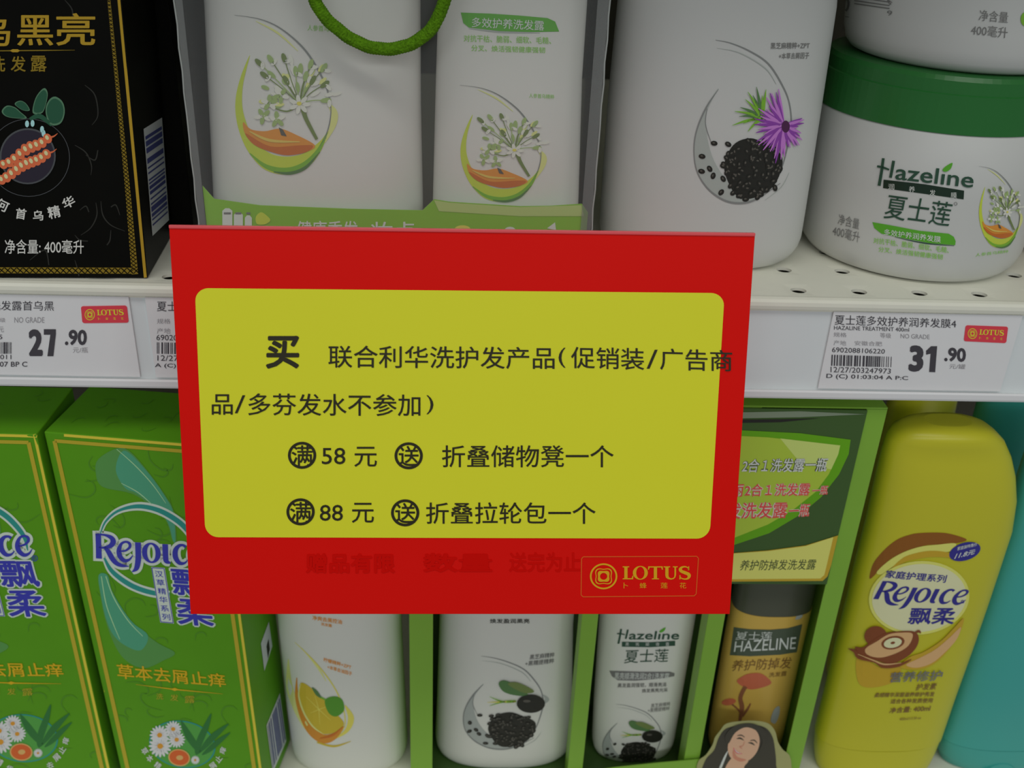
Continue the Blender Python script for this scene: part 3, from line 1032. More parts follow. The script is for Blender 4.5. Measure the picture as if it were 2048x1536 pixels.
# green card inside, standing along the front and a raised part in front of the small bottle
yc0 = by0 + 0.0008
p = lambda px, py: on_y(px, py, yc0)
prof = [(405, 545), (405, 372), (412, 380), (428, 398), (520, 411), (700, 418), (845, 421), (868, 399), (900, 404), (1040, 413), (1100, 412), (1164, 408), (1176, 425), (1180, 545)]
pts = [p(x, y) for x, y in prof]
for q in (pts[0], pts[-1]):
    q.z = ZD + 0.001
pts[0].x, pts[-1].x = max(pts[1].x, xL + .0012), min(pts[-2].x, xR - .0012)
n = len(pts)
V = [tuple(q) for q in pts] + [(q.x, q.y + 0.0005, q.z) for q in pts]
tri = [list(t3) for t3 in tessellate_polygon([[Vector((q.x, q.z, 0)) for q in pts]])]
F = tri + [[i + n for i in reversed(t3)] for t3 in tri] + [[i, (i + 1) % n, n + (i + 1) % n, n + i] for i in range(n)]
card = mesh('green_card', V, F, CARD_G, bag, label='green printed card')
A = Art(surf_of(card))
A.poly([(868, 400), (900, 405), (1040, 414), (1163, 410), (1168, 432), (1040, 432), (878, 422)], CARD_GL, 1)
A.text('健康秀发', (594, 441, 716, 476), E_WHITE, 2, bold=.01)
A.text('妆点', (742, 443, 830, 478), E_WHITE, 2, bold=.01)
A.poly([(512, 433), (522, 424), (533, 430), (541, 440), (530, 448), (514, 447)], E_LIME, 2, smooth=True)
for x, w, h in ((445, 20, 34), (468, 18, 26), (490, 14, 20)):
    A.poly([(x, 455), (x, 455 - h), (x + w * .3, 450 - h), (x + w * .7, 450 - h), (x + w, 455 - h), (x + w, 455)], E_WHITE, 2)
    A.poly([(x + 3, 424), (x + w - 3, 424), (x + w - 3, 428), (x + 3, 428)], E_TEXTGREY, 3)
A.ell(925, 458, 16, 8, E_YEL, 2)
A.ell(1020, 462, 12, 9, E_WHITE, 2)
A.poly([(1094, 456), (1110, 444), (1112, 460)], E_WHITE, 2)
A.build('lettering', bag)
rp = crv([(607, -90), (622, -25), (641, 22), (680, 62), (728, 90), (777, 98), (826, 86), (868, 50), (894, -18), (905, -90)], 12)
rope_pts = []
for i, (x, y) in enumerate(rp):
    d = 0.0045
    rope_pts.append(on_y(x, y, d))
# braided cord: a tube with a plaited swell, ends tied through the front panel
rope_pts = [Vector((rope_pts[0].x - .002, by0 - .0005, rope_pts[0].z + .02))] + rope_pts + [Vector((rope_pts[-1].x + .002, by0 - .0005, rope_pts[-1].z + .02))]
dense = crv([tuple(q) for q in rope_pts], 3)
V, F = [], []
nn = 14
for i, q in enumerate(dense):
    q = Vector(q)
    a, b = Vector(dense[max(0, i - 1)]), Vector(dense[min(len(dense) - 1, i + 1)])
    tt = (b - a).normalized()
    u = Vector((0, 1, 0)) - tt * tt.y
    u.normalize()
    w = tt.cross(u)
    for k in range(nn):
        an = 2 * math.pi * k / nn
        rr = 0.00236 * (1 + .09 * math.sin(3 * an + i * .9) * math.sin(2 * an - i * .7))
        V.append(q + (u * math.cos(an) + w * math.sin(an)) * rr)
for i in range(len(dense) - 1):
    for k in range(nn):
        j = (k + 1) % nn
        F.append([i * nn + k, i * nn + j, (i + 1) * nn + j, (i + 1) * nn + k])
mesh('cord_handle', V, F, ROPE, bag, smooth=True, label='green braided cord')

# bottles in the bag
yb = 0.0345
b1 = thing('shampoo_bottle', 'large white bottle with green flower print inside the clear bag', 'bottle', (-0.05, yb, ZD + .001), group='white bottles')
body, sec = flask('body', [(-330, 402, 842), (0, 411, 841), (200, 420, 842), (384, 429, 846)], yb, .44, ZD + .0012, WHITE, b1)
bottle_cap('cap', sec[0], WHITE, b1)
sf = surf_of(body)
A = Art(sf, 14)
emblem_green(A, lambda x, y: (x, y))
A.build('emblem', b1)
A = Art(sf)
A.text('人参首乌精粹', ((615, 49), (680, 53), (680, 64), (615, 61)), E_TEXTGREEN, 2)
A.build('lettering', b1)

ysb = 0.0315
b2 = thing('shampoo_bottle', 'smaller white bottle with green title band inside the clear bag', 'bottle', (0.026, ysb, ZD + .001), group='white bottles')
body, sec = flask('body', [(-330, 884, 1188), (0, 877, 1174), (150, 872, 1164), (384, 866, 1157)], ysb, .5, ZD + .0012, WHITE, b2)
bottle_cap('cap', sec[0], WHITE, b2)
sf = surf_of(body)
A = Art(sf, 14)
emblem_green(A, boxmap((472, 30, 672, 349), (922, 170, 1090, 404)))
A.build('emblem', b2)
A = Art(sf, 14)
A.poly([(922, 25), (980, 27), (1040, 31), (1095, 36), (1110, 43), (1118, 63), (1060, 64), (1000, 62), (938, 55), (927, 46)], E_BAND, 1)
A.stroke([(938, 57), (1000, 64), (1080, 66)], [1, 3, 1], E_GREYL, 1)
A.build('title_band', b2)
A = Art(sf)
A.text('多效护养洗发露', ((944, 34), (1088, 41), (1088, 61), (944, 54)), E_WHITE, 3, bold=.006)
A.text('对抗干枯、脆弱、细软、毛糙、', ((928, 69), (1102, 74), (1102, 88), (928, 83)), E_TEXTGREEN, 2, bold=.006)
A.text('分叉、焕活强韧健康强韧', ((943, 89), (1090, 94), (1090, 106), (943, 102)), E_TEXTGREEN, 2, bold=.006)
A.text('人参首乌精粹', ((1058, 186), (1108, 189), (1108, 198), (1058, 195)), E_TEXTGREEN, 2)
A.text('夏士莲', ((975, -52), (1085, -47), (1083, -2), (973, -6)), E_HAZ, 2)
A.build('lettering', b2)

# white black-sesame bottle
y3 = 0.0515
b3 = thing('shampoo_bottle', 'white bottle with black sesame seeds and purple thistle print', 'bottle', (0.11, y3, ZD), group='white bottles')
body, sec = flask('body', [(-330, 1262, 1690), (0, 1237, 1668), (200, 1217, 1638), (400, 1203, 1607), (455, 1200, 1598)], y3, .6, ZD + .0003, WHITE_DIM, b3, e=2.4, soft=True)
bottle_cap('cap', sec[0], WHITE_DIM, b3)
sf = surf_of(body)
A = Art(sf, 14)
emblem_sesame(A, lambda x, y: (x, y))
A.build('emblem', b3)
A = Art(sf)
A.text('黑芝麻精粹+ZPT', ((1541, 85), (1619, 84), (1618, 97), (1541, 98)), E_TEXTGREY, 2, bold=.01)
A.text('+本草去屑因子', ((1558, 106), (1618, 104), (1617, 117), (1557, 118)), E_TEXTGREY, 2, bold=.01)
A.build('lettering', b3)


# jars
def jar(label, cx, cy, z0, rb, rt_, h, lid, rotz, other):
    t_ = thing('hair_mask_jar', label, 'jar', (cx, cy, z0), group='hair mask jars')
    S = []
    for z, r in ((0, .84), (.0012, .90), (.004, .945), (.009, .975), (.016, .99), (.03, 1.0)):
        S.append((cx, cy, z0 + z, rb * r, rb * r, 2))
    S.append((cx, cy, z0 + h * .6, (rb + rt_) / 2 * 1.003, (rb + rt_) / 2 * 1.003, 2))
    S += [(cx, cy, z0 + h, rt_, rt_, 2), (cx, cy, z0 + h + .0008, rt_ * .985, rt_ * .985, 2)]
    bd = mesh('body', *loft(S, 88), WHITE_DIM, t_, smooth=True)
    if lid:
        z = z0 + h + .001
        R = rt_ * 1.0
        L = [(cx, cy, z, R, R, 2), (cx, cy, z + .0152, R * .992, R * .992, 2), (cx, cy, z + .0156, R * .978, R * .978, 2), (cx, cy, z + .0205, R * .972, R * .972, 2),
             (cx, cy, z + .0222, R * .95, R * .95, 2), (cx, cy, z + .0226, R * .9, R * .9, 2)]
        mesh('lid', *loft(L, 88), LID, t_, smooth=False, label='dark green screw lid')
    return t_, bd


JX, JY = 0.2128, 0.0655
j1, jb = jar('white jar with dark green lid standing on the shelf beside the sesame bottle', JX, JY, ZD + .0003, .0515, .0528, .066, True, 0, False)
sf = surf_of(jb)
A = Art(sf, 10)
hazeline(A, lambda x, y: (x, y), 3)
A.build('brand_logo', j1)
A = Art(sf, 10)
A.poly([(1767.5, 359), (1848, 368), (1928, 381), (1927, 398.5), (1846, 387), (1766.5, 376)], E_HAZ2, 1)
for ch, q in zip('润养发膜', ((1777, 367, 1789, 379), (1818, 372, 1830, 384), (1859, 379, 1871, 391), (1901, 384, 1913, 396))):
    A.text(ch, q, E_WHITE, 3)
A.text('夏士莲', ((1777, 387), (1907, 405), (1897, 453), (1767, 436)), E_HAZ, 2, bold=.004)
A.ell(1911, 407, 3.5, 3.5, E_TEXTGREY, 2, hole=.7, n=14)
A.poly([(1745, 444), (1780, 450), (1838, 461), (1897, 467), (1907, 473), (1911, 482), (1910, 490), (1860, 486), (1800, 475), (1763, 467), (1749, 456)], E_BAND, 1)
A.stroke([(1790, 474), (1850, 486), (1908, 491)], [.6, 2.4, 1], E_HAZ, 1.5)
A.text('多效护养润养发膜', ((1769, 457), (1881, 472), (1881, 485), (1768, 469)), E_WHITE, 3, bold=.006)
A.text('对抗干枯、脆弱、细软、毛糙、', ((1748, 474), (1898, 494), (1897, 506), (1747, 486)), E_TEXTGREEN, 2, bold=.006)
A.text('分叉、焕活强韧健康强韧', ((1758, 492), (1886, 508), (1885, 519), (1757, 503)), E_TEXTGREEN, 2, bold=.006)
A.text('净含量', ((1679, 427), (1720, 438), (1718, 459), (1676, 448)), E_TEXTGREY, 2)
A.text('400毫升', ((1668, 449), (1721, 464), (1719, 485), (1665, 471)), E_TEXTGREY, 2)
A.text('人参首乌精粹', ((1951, 506), (2016, 499), (2016, 505), (1950, 513)), E_TEXTGREEN, 2)
A.build('lettering', j1)
A = Art(sf, 10)
emblem_green(A, boxmap((472, 30, 672, 349), (1958, 332, 2043, 496)))
A.build('emblem', j1)

z2 = ZD + .0003 + .066 + .001 + .0228
j2, jb2 = jar('white jar stacked upside on top of the green lidded jar', JX + .0035, JY - .001, z2, .0515, .0528, .0625, True, 0, True)
j2['label'] = 'second white jar, stacked on the green lid of the jar below'
sf = surf_of(jb2)
A = Art(sf, 10)
A.text('净含量', ((1960, 19), (2017, 24), (2015, 46), (1957, 41)), E_TEXTGREY, 2)
A.text('400毫升', ((1944, 48), (2016, 54), (2014, 76), (1941, 70)), E_TEXTGREY, 2)
A.text('50', ((1672, -8), (1702, -4), (1698, 25), (1670, 22)), E_TEXTGREY, 2, bold=.02)
A.stroke([(1672, 31), (1699, 34)], 1.4, E_TEXTGREY, 2, smooth=False)
for dy in (-14, -6, 1, 7):
    A.stroke([(1710, dy), (1780, dy + 10)], 2, E_TEXTGREY, 2, smooth=False)
A.text('6', ((1780, -2), (1788, 8), (1780, 10), (1774, 0)), E_TEXTGREY, 2)
A.text('9', ((1775, 21), (1785, 21), (1785, 31), (1775, 31)), E_TEXTGREY, 2)
A.ell(2050, 38, 9, 14, E_GREEN, 2)
A.build('lettering', j2)

rb_ = thing('brown_carton', 'brown carton edge just showing past the green lidded jar', 'box', (0.31, 0.075, ZD))
box('carton', (0.272, 0.055, ZD + .0003), (0.34, 0.10, ZD + .06), BROWNBOX, rb_, None, .0006)
box('flap', (0.273, 0.056, ZD + .0602), (0.339, 0.0995, ZD + .0608), BROWNBOX, rb_, None)

# ------------------------------------------------------------------ price labels on the rail
yl = 0.0008


def price_label(label, x0, x1, name='price_label'):
    xm = (x0 + x1) / 2
    t_ = thing(name, label, 'price label', (xm, yl, -.038), group='shelf price labels')
    c = box('card', (x0, yl, -.0383), (x1, yl + .0008, -.0012), PAPER, t_)
    return t_, c


def lotus_sticker(A, q, layer=1):
    f = quadmap(q)
    R = []
    for cx, cy, a in ((.95, .87, 0), (.05, .87, 90), (.05, .13, 180), (.95, .13, 270)):
        for k in range(5):
            an = math.radians(a + 22.5 * k)
            R.append((cx + .05 * math.cos(an), cy + .13 * math.sin(an)))
    A.poly(R, TAGRED, layer, fn=f)
    c = f(.18, .5)
    e1, e2 = f(.29, .5), f(.18, .83)
    lotus_flower(A, c[0], c[1], abs(e1[0] - c[0]), abs(e2[1] - c[1]), TAGYEL, layer + 1)
    lotus_word(A, lambda u, v: f(.34 + u / 4.2 * .58, .46 + v * .32), TAGYEL, layer + 1)
    for i, ch in enumerate('卜蜂莲花'):
        u = .35 + i * .165
        A.text(ch, (f(u, .33), f(u + .05, .33), f(u + .05, .18), f(u, .18)), TAGYEL, layer + 1)


xa, xb = hx = [on_y(px, py, yl).x for px, py in ((1652, 700), (2022, 710))]
pl, c = price_label('price card reading 31.90 with red sticker, below the green lidded jar', xa, xb)
sf = surf_of(c)
A = Art(sf)
A.text('夏士莲多效护养润养发膜4', ((1670, 629), (1912, 638), (1912, 656), (1669, 649)), PRINT, 1)
A.text('HAZALINE TREATMENT 400ml', ((1668, 651), (1818, 655), (1818, 663), (1668, 659)), PRINT, 1)
A.text('规格', ((1667, 664), (1693, 665), (1693, 674), (1667, 673)), PRINT_L, 1)
A.text('等级', ((1760, 665), (1782, 666), (1782, 676), (1760, 675)), PRINT_L, 1)
A.text('NO GRADE', ((1801, 667), (1859, 669), (1859, 678), (1801, 676)), PRINT_L, 1)
A.text('产地', ((1667, 680), (1692, 681), (1692, 691), (1667, 690)), PRINT_L, 1)
A.text('安徽合肥', ((1709, 681), (1764, 683), (1764, 692), (1709, 690)), PRINT_L, 1)
A.text('6902088106220', ((1664, 694), (1770, 698), (1769, 707), (1664, 704)), PRINT, 1)
A.bars(((1663, 709), (1783, 713), (1782, 734), (1662, 731)), 26, PRINT, 1, 11)
A.text('12/27/203247973', ((1661, 733), (1782, 737), (1781, 747), (1661, 744)), PRINT, 1)
A.text('D (C) 01:03:04 A P:C', ((1653, 747), (1816, 752), (1816, 762), (1652, 758)), PRINT, 1, bold=.008)
A.text('3', ((1819, 690), (1848, 690.5), (1846, 743.5), (1816, 743)), PRINT, 1, bold=.05)
A.poly([(1874, 692), (1862, 692), (1852, 701), (1852, 709), (1861, 707), (1858, 743.5), (1870, 744)], PRINT, 1)
A.text('.90', ((1889, 694), (1932, 696), (1931, 724), (1888, 722)), PRINT, 1, bold=.035)
A.text('元/罐', ((1899, 727), (1931, 728), (1930, 738), (1898, 737)), PRINT_L, 1)
A.build('lettering', pl)
A = Art(sf)
lotus_sticker(A, ((1931, 650), (2016, 653), (2012, 686), (1927, 682)))
A.build('logo', pl, label='red sticker with yellow lettering')

xb = on_y(268, 670, yl).x
pl, c = price_label('price card reading 27.90 with red sticker, below the black carton', xb - .078, xb)
sf = surf_of(c)
A = Art(sf)
A.text('洗发露首乌黑', ((-19, 601), (108, 602), (108, 621), (-19, 620)), PRINT, 1)
A.text('级', (0, 635, 11, 644), PRINT_L, 1)
A.text('NO GRADE', ((29, 634), (89, 634), (89, 645), (29, 645)), PRINT_L, 1)
A.text('元', (-4, 653, 8, 664), PRINT_L, 1)
A.text('2', ((57, 658), (86, 658), (86, 712), (58, 712)), PRINT, 1, bold=.05)
A.poly([(88, 658), (112, 658), (112, 668), (107, 712), (95, 712), (101, 669), (88, 669)], PRINT, 1)
A.text('.90', ((130, 659), (174, 659), (174, 690), (130, 690)), PRINT, 1, bold=.035)
A.text('元/瓶', ((146, 694), (176, 694), (176, 705), (146, 705)), PRINT_L, 1)
A.text('5', (-2, 669, 5, 678), PRINT, 1)
A.bars(((-40, 684), (23, 684), (23, 707), (-40, 707)), 16, PRINT, 1, 5)
A.text('2011', ((-8, 709), (23, 709), (23, 718), (-8, 718)), PRINT, 1)
A.text('07 BP C', ((0, 723), (55, 723), (55, 733), (0, 733)), PRINT, 1, bold=.008)
A.stroke([(-40, 598), (262, 600)], 1.2, PRINT_L, 1, smooth=False)
A.build('lettering', pl)
A = Art(sf)
lotus_sticker(A, ((162, 612), (254, 610.5), (258, 645), (165, 646)))
A.build('logo', pl, label='red sticker with yellow lettering')

xa = on_y(300, 670, yl).x
pl, c = price_label('price card mostly hidden behind the red and yellow sign', xa, xa + .080)
sf = surf_of(c)
A = Art(sf)
A.text('夏士莲', ((314, 602), (375, 603), (375, 623), (314, 622)), PRINT, 1)
A.text('规格', (314, 637, 341, 647), PRINT_L, 1)
A.text('产地', (314, 656, 341, 667), PRINT_L, 1)
A.text('6902088', ((313, 669), (372, 670), (372, 681), (313, 680)), PRINT, 1)
A.bars(((314, 684), (430, 687), (430, 709), (314, 707)), 26, PRINT, 1, 4)
A.text('12/27/2', ((315, 710), (372, 711), (372, 722), (315, 721)), PRINT, 1)
A.text('A (C)', ((310, 726), (352, 727), (352, 737), (310, 736)), PRINT, 1, bold=.008)
A.build('lettering', pl)

# ------------------------------------------------------------------ promotion sign
MS = pose((0.0029, -0.0611, -0.0251), -0.0145, -0.2779, -0.0158)
sg = thing('promotion_sign', 'red and yellow promotion sign card with black lettering in front of the shelf', 'sign', MS)
SWd, SHt = 0.210, 0.1485
board = box('board', (-SWd / 2, 0, -SHt / 2), (SWd / 2, .0011, SHt / 2), RED, sg, MS, .0002, label='red sign card')
box('sleeve_fold', (-SWd / 2, -.0006, SHt / 2 - .0008), (SWd / 2, .0016, SHt / 2 + .0005), RED_EDGE, sg, MS, .0003, label='pale folded top edge of the sleeve')
arm_v, arm_f = joinvf(box_vf((-.012, .0012, -.02), (.012, .003, .03), MS, .0004), tube([MS @ Vector((0, .003, .004)), MS @ Vector((0, .02, -.002)), Vector((0.003, -.012, -.016)), Vector((.003, .001, -.018))], .0022, 12))
mesh('clip_arm', arm_v, arm_f, HOLDER, sg, label='plastic clip arm to the shelf rail')
sf = surf_of(board)
q = ((390, 576), (1449, 586), (1419, 1077), (411, 1074))
f = quadmap(q)
R = []
ru, rv = .026, .052
for cx, cy, a in ((1 - ru, 1 - rv, 0), (ru, 1 - rv, 90), (ru, rv, 180), (1 - ru, rv, 270)):
    for k in range(9):
        an = math.radians(a + 11.25 * k)
        R.append((cx + ru * math.cos(an), cy + rv * math.sin(an)))
A = Art(sf)
A.poly(R, YEL, 1, fn=f)
yp = A.build('yellow_panel', sg)
A = Art(sf)
T = lambda s, q, b=.006: A.text(s, q, INK, 3, bold=b)
T('买', (532, 671, 599, 737), .03)
T('联合利华洗护发产品', ((657, 690), (1109, 694), (1109, 738), (657, 735)))
T('(', (1117, 695, 1131, 735), 0)
T('促销装', ((1142, 693), (1288, 696), (1288, 740), (1142, 736)))
T('/', (1293, 699, 1315, 737), 0)
T('广告商', ((1320, 696), (1464, 700), (1464, 743), (1320, 739)))
T('品', (424, 788, 466, 829))
T('/', (470, 790, 491, 826), 0)
T('多芬发水不参加', ((497, 786), (841, 788), (841, 832), (497, 830)))
T(')', (853, 790, 867, 828), 0)
for (cx, cy), ch in (((604.5, 910), '满'), ((817.5, 911), '送'), ((601.5, 1023), '满'), ((810.5, 1025), '送')):
    A.ell(cx, cy, 28.3, 27, INK, 3, hole=.8, n=40)
    T(ch, (cx - 21, cy - 20, cx + 21, cy + 21), .012)
T('58', (644, 895, 691, 928), .004)
T('元', (709, 893, 754, 933))
T('折叠储物凳一个', ((884, 890), (1227, 890), (1227, 934), (884, 934)))
T('88', (640, 1009, 686, 1041), .004)
T('元', (704, 1005, 748, 1045))
T('折叠拉轮包一个', ((852, 1004), (1191, 1004), (1191, 1047), (852, 1047)))
A.text('送完为止', (1018, 1104, 1162, 1144), RED_DK, 1, bold=.02)
A.text('赠品有限', (612, 1106, 790, 1146), RED_DK, 2, bold=.03)
A.text('数量', (846, 1106, 985, 1144), RED_DK, 2, bold=.03)
A.build('lettering', sg, label='black printed lettering')
A = Art(sf)
lotus_flower(A, 1207, 1152, 27.5, 26, GOLDY, 2)
lotus_word(A, quadmap(((1245, 1132), (1380, 1132), (1380, 1158), (1245, 1158))) if False else (lambda u, v: (1245 + u / 4.12 * 135, 1158 - v * 26)), GOLDY, 2)
for ch, (a, b) in zip('卜蜂莲花', ((1247, 1256), (1279, 1293), (1321, 1335), (1359, 1372))):
    A.text(ch, (a, 1164.5, b, 1176), GOLDY, 2)
fr = [(1166, 1113), (1393, 1112), (1396.5, 1116), (1392, 1187), (1388, 1191), (1166, 1193), (1162, 1189), (1163, 1117)]
for i in range(8):
    A.stroke([fr[i], fr[(i + 1) % 8]], 1.8, ORLINE, 2, smooth=False)
A.build('logo', sg, label='gold flower logo and wordmark')

# ------------------------------------------------------------------ LOWER SHELF
# green cartons
GW, GD = 0.0801, 0.043
gx, gy, gz = -0.1829, 0.008, -0.0707
GH = gz - ZL - .0006
MG = pose((gx, gy, gz), -0.1556, 0.0, -0.0211)
MG0 = MG @ Matrix.Translation((0, 0, 0))
gb = thing('shampoo_carton', 'green carton with gold trim, second one, partly behind the red sign', 'box', MG, group='green shampoo cartons')
gb['label'] = 'green gold-edged carton whose corner is covered by the red sign'
gcar = box('carton', (0, 0, -GH), (GW, GD, 0), GREENBOX, gb, MG, .0005)
sgx = surf_of(gcar)
inv = MG.inverted()


def gpt(x, z, y=0.0):
    w = MG @ Vector((x, y, z))
    d = w - CAM_LOC
    dep = d.dot(_fw)
    return (1024 + FPX * d.dot(_rt) / dep, 768 - FPX * d.dot(_up) / dep)


A = Art(sgx, 40)
e = .0009
A.stroke([gpt(.0, -e), gpt(GW, -e)], 5, GOLDLINE, 1, smooth=False)
A.stroke([gpt(GW - e, 0), gpt(GW - e, -GH)], 5, GOLDLINE, 1, smooth=False)
A.stroke([gpt(e * .6, 0), gpt(e * .6, -GH)], 3, GOLDLINE, 1, smooth=False)
m_ = .0042
A.stroke([gpt(m_, -m_), gpt(GW - m_, -m_)], 7, GOLDBAND, 1, smooth=False)
A.stroke([gpt(m_, -m_), gpt(m_, -GH + m_)], 8, GOLDBAND, 1, smooth=False)
A.stroke([gpt(GW - m_, -m_), gpt(GW - m_, -GH + m_)], 8, GOLDBAND, 1, smooth=False)
A.stroke([gpt(m_, -GH + m_), gpt(GW - m_, -GH + m_)], 8, GOLDBAND, 1, smooth=False)
A.build('gold_trim', gb)
A = Art(sgx, 40)
rnd = random.Random(8)
for i in range(46):
    x, z = rnd.uniform(.008, GW - .008), rnd.uniform(-GH + .01, -.01)
    s, a, c = rnd.uniform(.003, .0075), rnd.uniform(0, 6.28), rnd.choice((-1, 1))
    P = [(x + s * (k * .5) * math.cos(a + c * k * .65), z + s * (k * .5) * math.sin(a + c * k * .65)) for k in range(5)]
    A.stroke([gpt(*q) for q in P], [1, 2.4, 3, 2.4, 1], VINE_G, .3, k=3)
for i in range(12):
    x, y = rnd.uniform(.006, GW - .006), rnd.uniform(.006, GD - .006)
    a = rnd.uniform(0, 6)
    A.stroke([gpt(x + .004 * math.cos(a + k * .7) * k * .5, 0, y + .004 * math.sin(a + k * .7) * k * .5) for k in range(4)], [1, 2, 2, 1], VINE_G, .3, k=3)
A.build('vine_pattern', gb)
A = Art(sgx, 30)
A.poly([(235, 896), (262, 904), (302, 950), (333, 994), (348, 1024), (353, 1084), (345, 1080), (338, 1054), (327, 1033), (298, 1008), (262, 986), (205, 973), (192, 945), (197, 918)], TEAL_F, .6, smooth=True)
A.poly([(243, 904), (262, 908), (302, 952), (332, 995), (347, 1026), (351, 1080), (346, 1080), (339, 1052), (327, 1031), (300, 1006), (272, 985), (250, 975), (232, 940)], TEAL_L, .8, smooth=True)
A.stroke([(234, 898), (270, 930), (305, 968), (332, 1006)], [1, 1.6, 1.6, .8], TEAL_P, 1)
A.stroke([(243, 966), (276, 984), (304, 1008)], [.8, 1.6, 1], TEAL_P, 1)
A.poly([(197, 1150), (216, 1150), (226, 1184), (262, 1240), (312, 1283), (350, 1305), (326, 1321), (288, 1336), (253, 1321), (230, 1290), (211, 1239), (201, 1189)], TEAL_F, .6, smooth=True)
A.poly([(198, 1150), (215, 1150), (225, 1184), (262, 1241), (296, 1270), (282, 1300), (250, 1290), (226, 1268), (212, 1235), (202, 1189)], TEAL_L, .8, smooth=True)
A.stroke([(203, 1152), (212, 1205), (226, 1245), (240, 1278)], [1.6, 1.8, 1.6, 1], TEAL_P, 1)
A.stroke([(212, 1152), (228, 1195), (256, 1240), (286, 1272)], [1.6, 1.8, 1.6, 1], TEAL_P, 1)
A.build('ribbon_print', gb)
A = Art(sgx, 30)
ring = [(201, 1067), (212, 1042), (237, 1021), (275, 1012), (312, 1018), (345, 1034), (372, 1056), (396, 1090), (402, 1120)]
A.stroke(ring, [8, 10, 13, 17, 18, 18, 18, 16, 8], HALO, 1)
A.stroke(ring, [2, 4, 5, 8, 9, 10, 10, 8, 2], TEAL, 1.6)
ring = [(209, 1115), (223, 1140), (248, 1161), (276, 1176), (311, 1186), (340, 1188)]
A.stroke(ring, [10, 16, 18, 18, 18, 14], HALO, 1)
A.stroke(ring, [4, 8, 9.5, 9.5, 9, 7], TEAL, 1.6)
f = affmap((192.8, 1115.3), (33.6, 1.8), (-1.0, -32.5))
rejoice(A, f, HALO, 1.2, .34)
rejoice(A, f, NAVY, 2.2)
A.ell(414, 1136, 6, 6, NAVY, 2.4, hole=.8, n=18)
A.text('R', (411, 1132.5, 417, 1139.5), NAVY, 2.4)
A.poly([(303, 1133), (330, 1135), (348.5, 1246.5), (321, 1244)], HALO, 1.8)
vb = [(304.3, 1134.6), (328.5, 1136.2), (346.8, 1245), (322.3, 1242.8)]
for i in range(4):
    A.stroke([vb[i], vb[(i + 1) % 4]], 1.5, NAVY, 2.2, smooth=False)
fv = quadmap(vb)
for i, ch in enumerate('汉草精华系列'):
    t0 = 1 - (.05 + i * .158)
    A.text(ch, (fv(.18, t0), fv(.84, t0), fv(.84, t0 - .115), fv(.18, t0 - .115)), NAVY, 2.4, bold=.01)
for ch, q4 in (('飘', ((340, 1136), (413, 1141), (423, 1194), (347, 1189))), ('柔', ((350, 1195), (422, 1200), (430, 1253), (357, 1248)))):
    cx, cy = sum(a[0] for a in q4) / 4, sum(a[1] for a in q4) / 4
    A.text(ch, [(cx + (x - cx) * 1.1, cy + (y - cy) * 1.12) for x, y in q4], HALO, 1.5, bold=.06)
    A.text(ch, q4, NAVY, 2.4, bold=.022)
A.build('brand_logo', gb)
A = Art(sgx)
A.text('草本去屑止痒', ((233, 1326), (449, 1347), (454, 1374), (236, 1356)), ORTEXT, 2, bold=.012)
A.stroke([(272, 1368), (350, 1378), (446, 1387)], [.5, 2.4, .5], ORTEXT, 2, smooth=False)
A.poly([(341, 1377), (350, 1374.5), (359, 1378), (350, 1381)], ORTEXT, 2.4)
for ch, q in zip('洗发露', ((313, 1386, 327, 1398), (341, 1388, 357, 1401), (370, 1391, 390, 1405))):
    A.text(ch, q, GOLDBAND, 2)
for ch, (x, y), r in zip('草本精华去屑止痒', ((290, 1501), (300, 1516), (316, 1530), (334, 1545), (412, 1545), (426, 1531), (437, 1517), (446, 1500)), (55, 48, 35, 20, -20, -38, -52, -65)):
    c, s = math.cos(math.radians(r)), math.sin(math.radians(r))
    A.text(ch, [(x + a * c - b * s, y + a * s + b * c) for a, b in ((-6.5, -6.5), (6.5, -6.5), (6.5, 6.5), (-6.5, 6.5))], DAISY, 2, bold=.012)
A.build('lettering', gb)
A = Art(sgx, 40)
A.ell(365, 1488, 67, 47, TEAL, .8, rot=10, n=44)
A.ell(365, 1488, 64, 44.5, ALOE_L, 1, rot=10, n=44)
for pts in ([(392, 1500), (372, 1475), (362, 1440), (384, 1468), (402, 1500)], [(390, 1502), (394, 1478), (410, 1446), (423, 1426), (417, 1456), (405, 1486), (396, 1508)],
            [(396, 1506), (420, 1470), (458, 1446), (438, 1470), (412, 1496)], [(404, 1508), (432, 1480), (461, 1464), (445, 1482), (422, 1502)]):
    A.poly(pts, ALOE, 1.6 + .05 * len(pts), smooth=True)
for (x, y, r) in ((320, 1469, 20), (347, 1457, 17), (354, 1478, 17), (321, 1491, 23), (391, 1519, 9)):
    for i in range(16):
        a = i * math.pi / 8
        A.ell(x + r * .6 * math.cos(a), y + r * .58 * math.sin(a), r * .42, r * .13, DAISY, 2.4 + r * .02, rot=math.degrees(a), n=10)
    A.ell(x, y, r * .26, r * .24, DAISY_C, 3.2, n=12)
A.ell(359, 1514, 22, 17, SLICE_L, 3, rot=10)
A.ell(359, 1514, 19.5, 14.8, SLICE, 3.3, rot=10)
A.ell(360, 1514, 7, 5, SLICE_L, 3.5, n=12)
A.build('emblem', gb)
A = Art(sgx, 40)
A.poly([(521, 1287), (537, 1243), (544, 1292), (528, 1342)], STICK, 1)
A.poly([(532, 1293), (536, 1277), (538.5, 1298), (535, 1317)], E_BLACK, 2)
A.build('diamond_label', gb)
A = Art(sgx, 40)
A.poly([(532, 1451), (559, 1386), (572, 1482), (545, 1545)], STICK, 1)
A.bars([(534, 1452), (558, 1396), (570, 1478), (545, 1536)], 10, NAVYBAR, 2, 3)
A.build('barcode_label', gb)

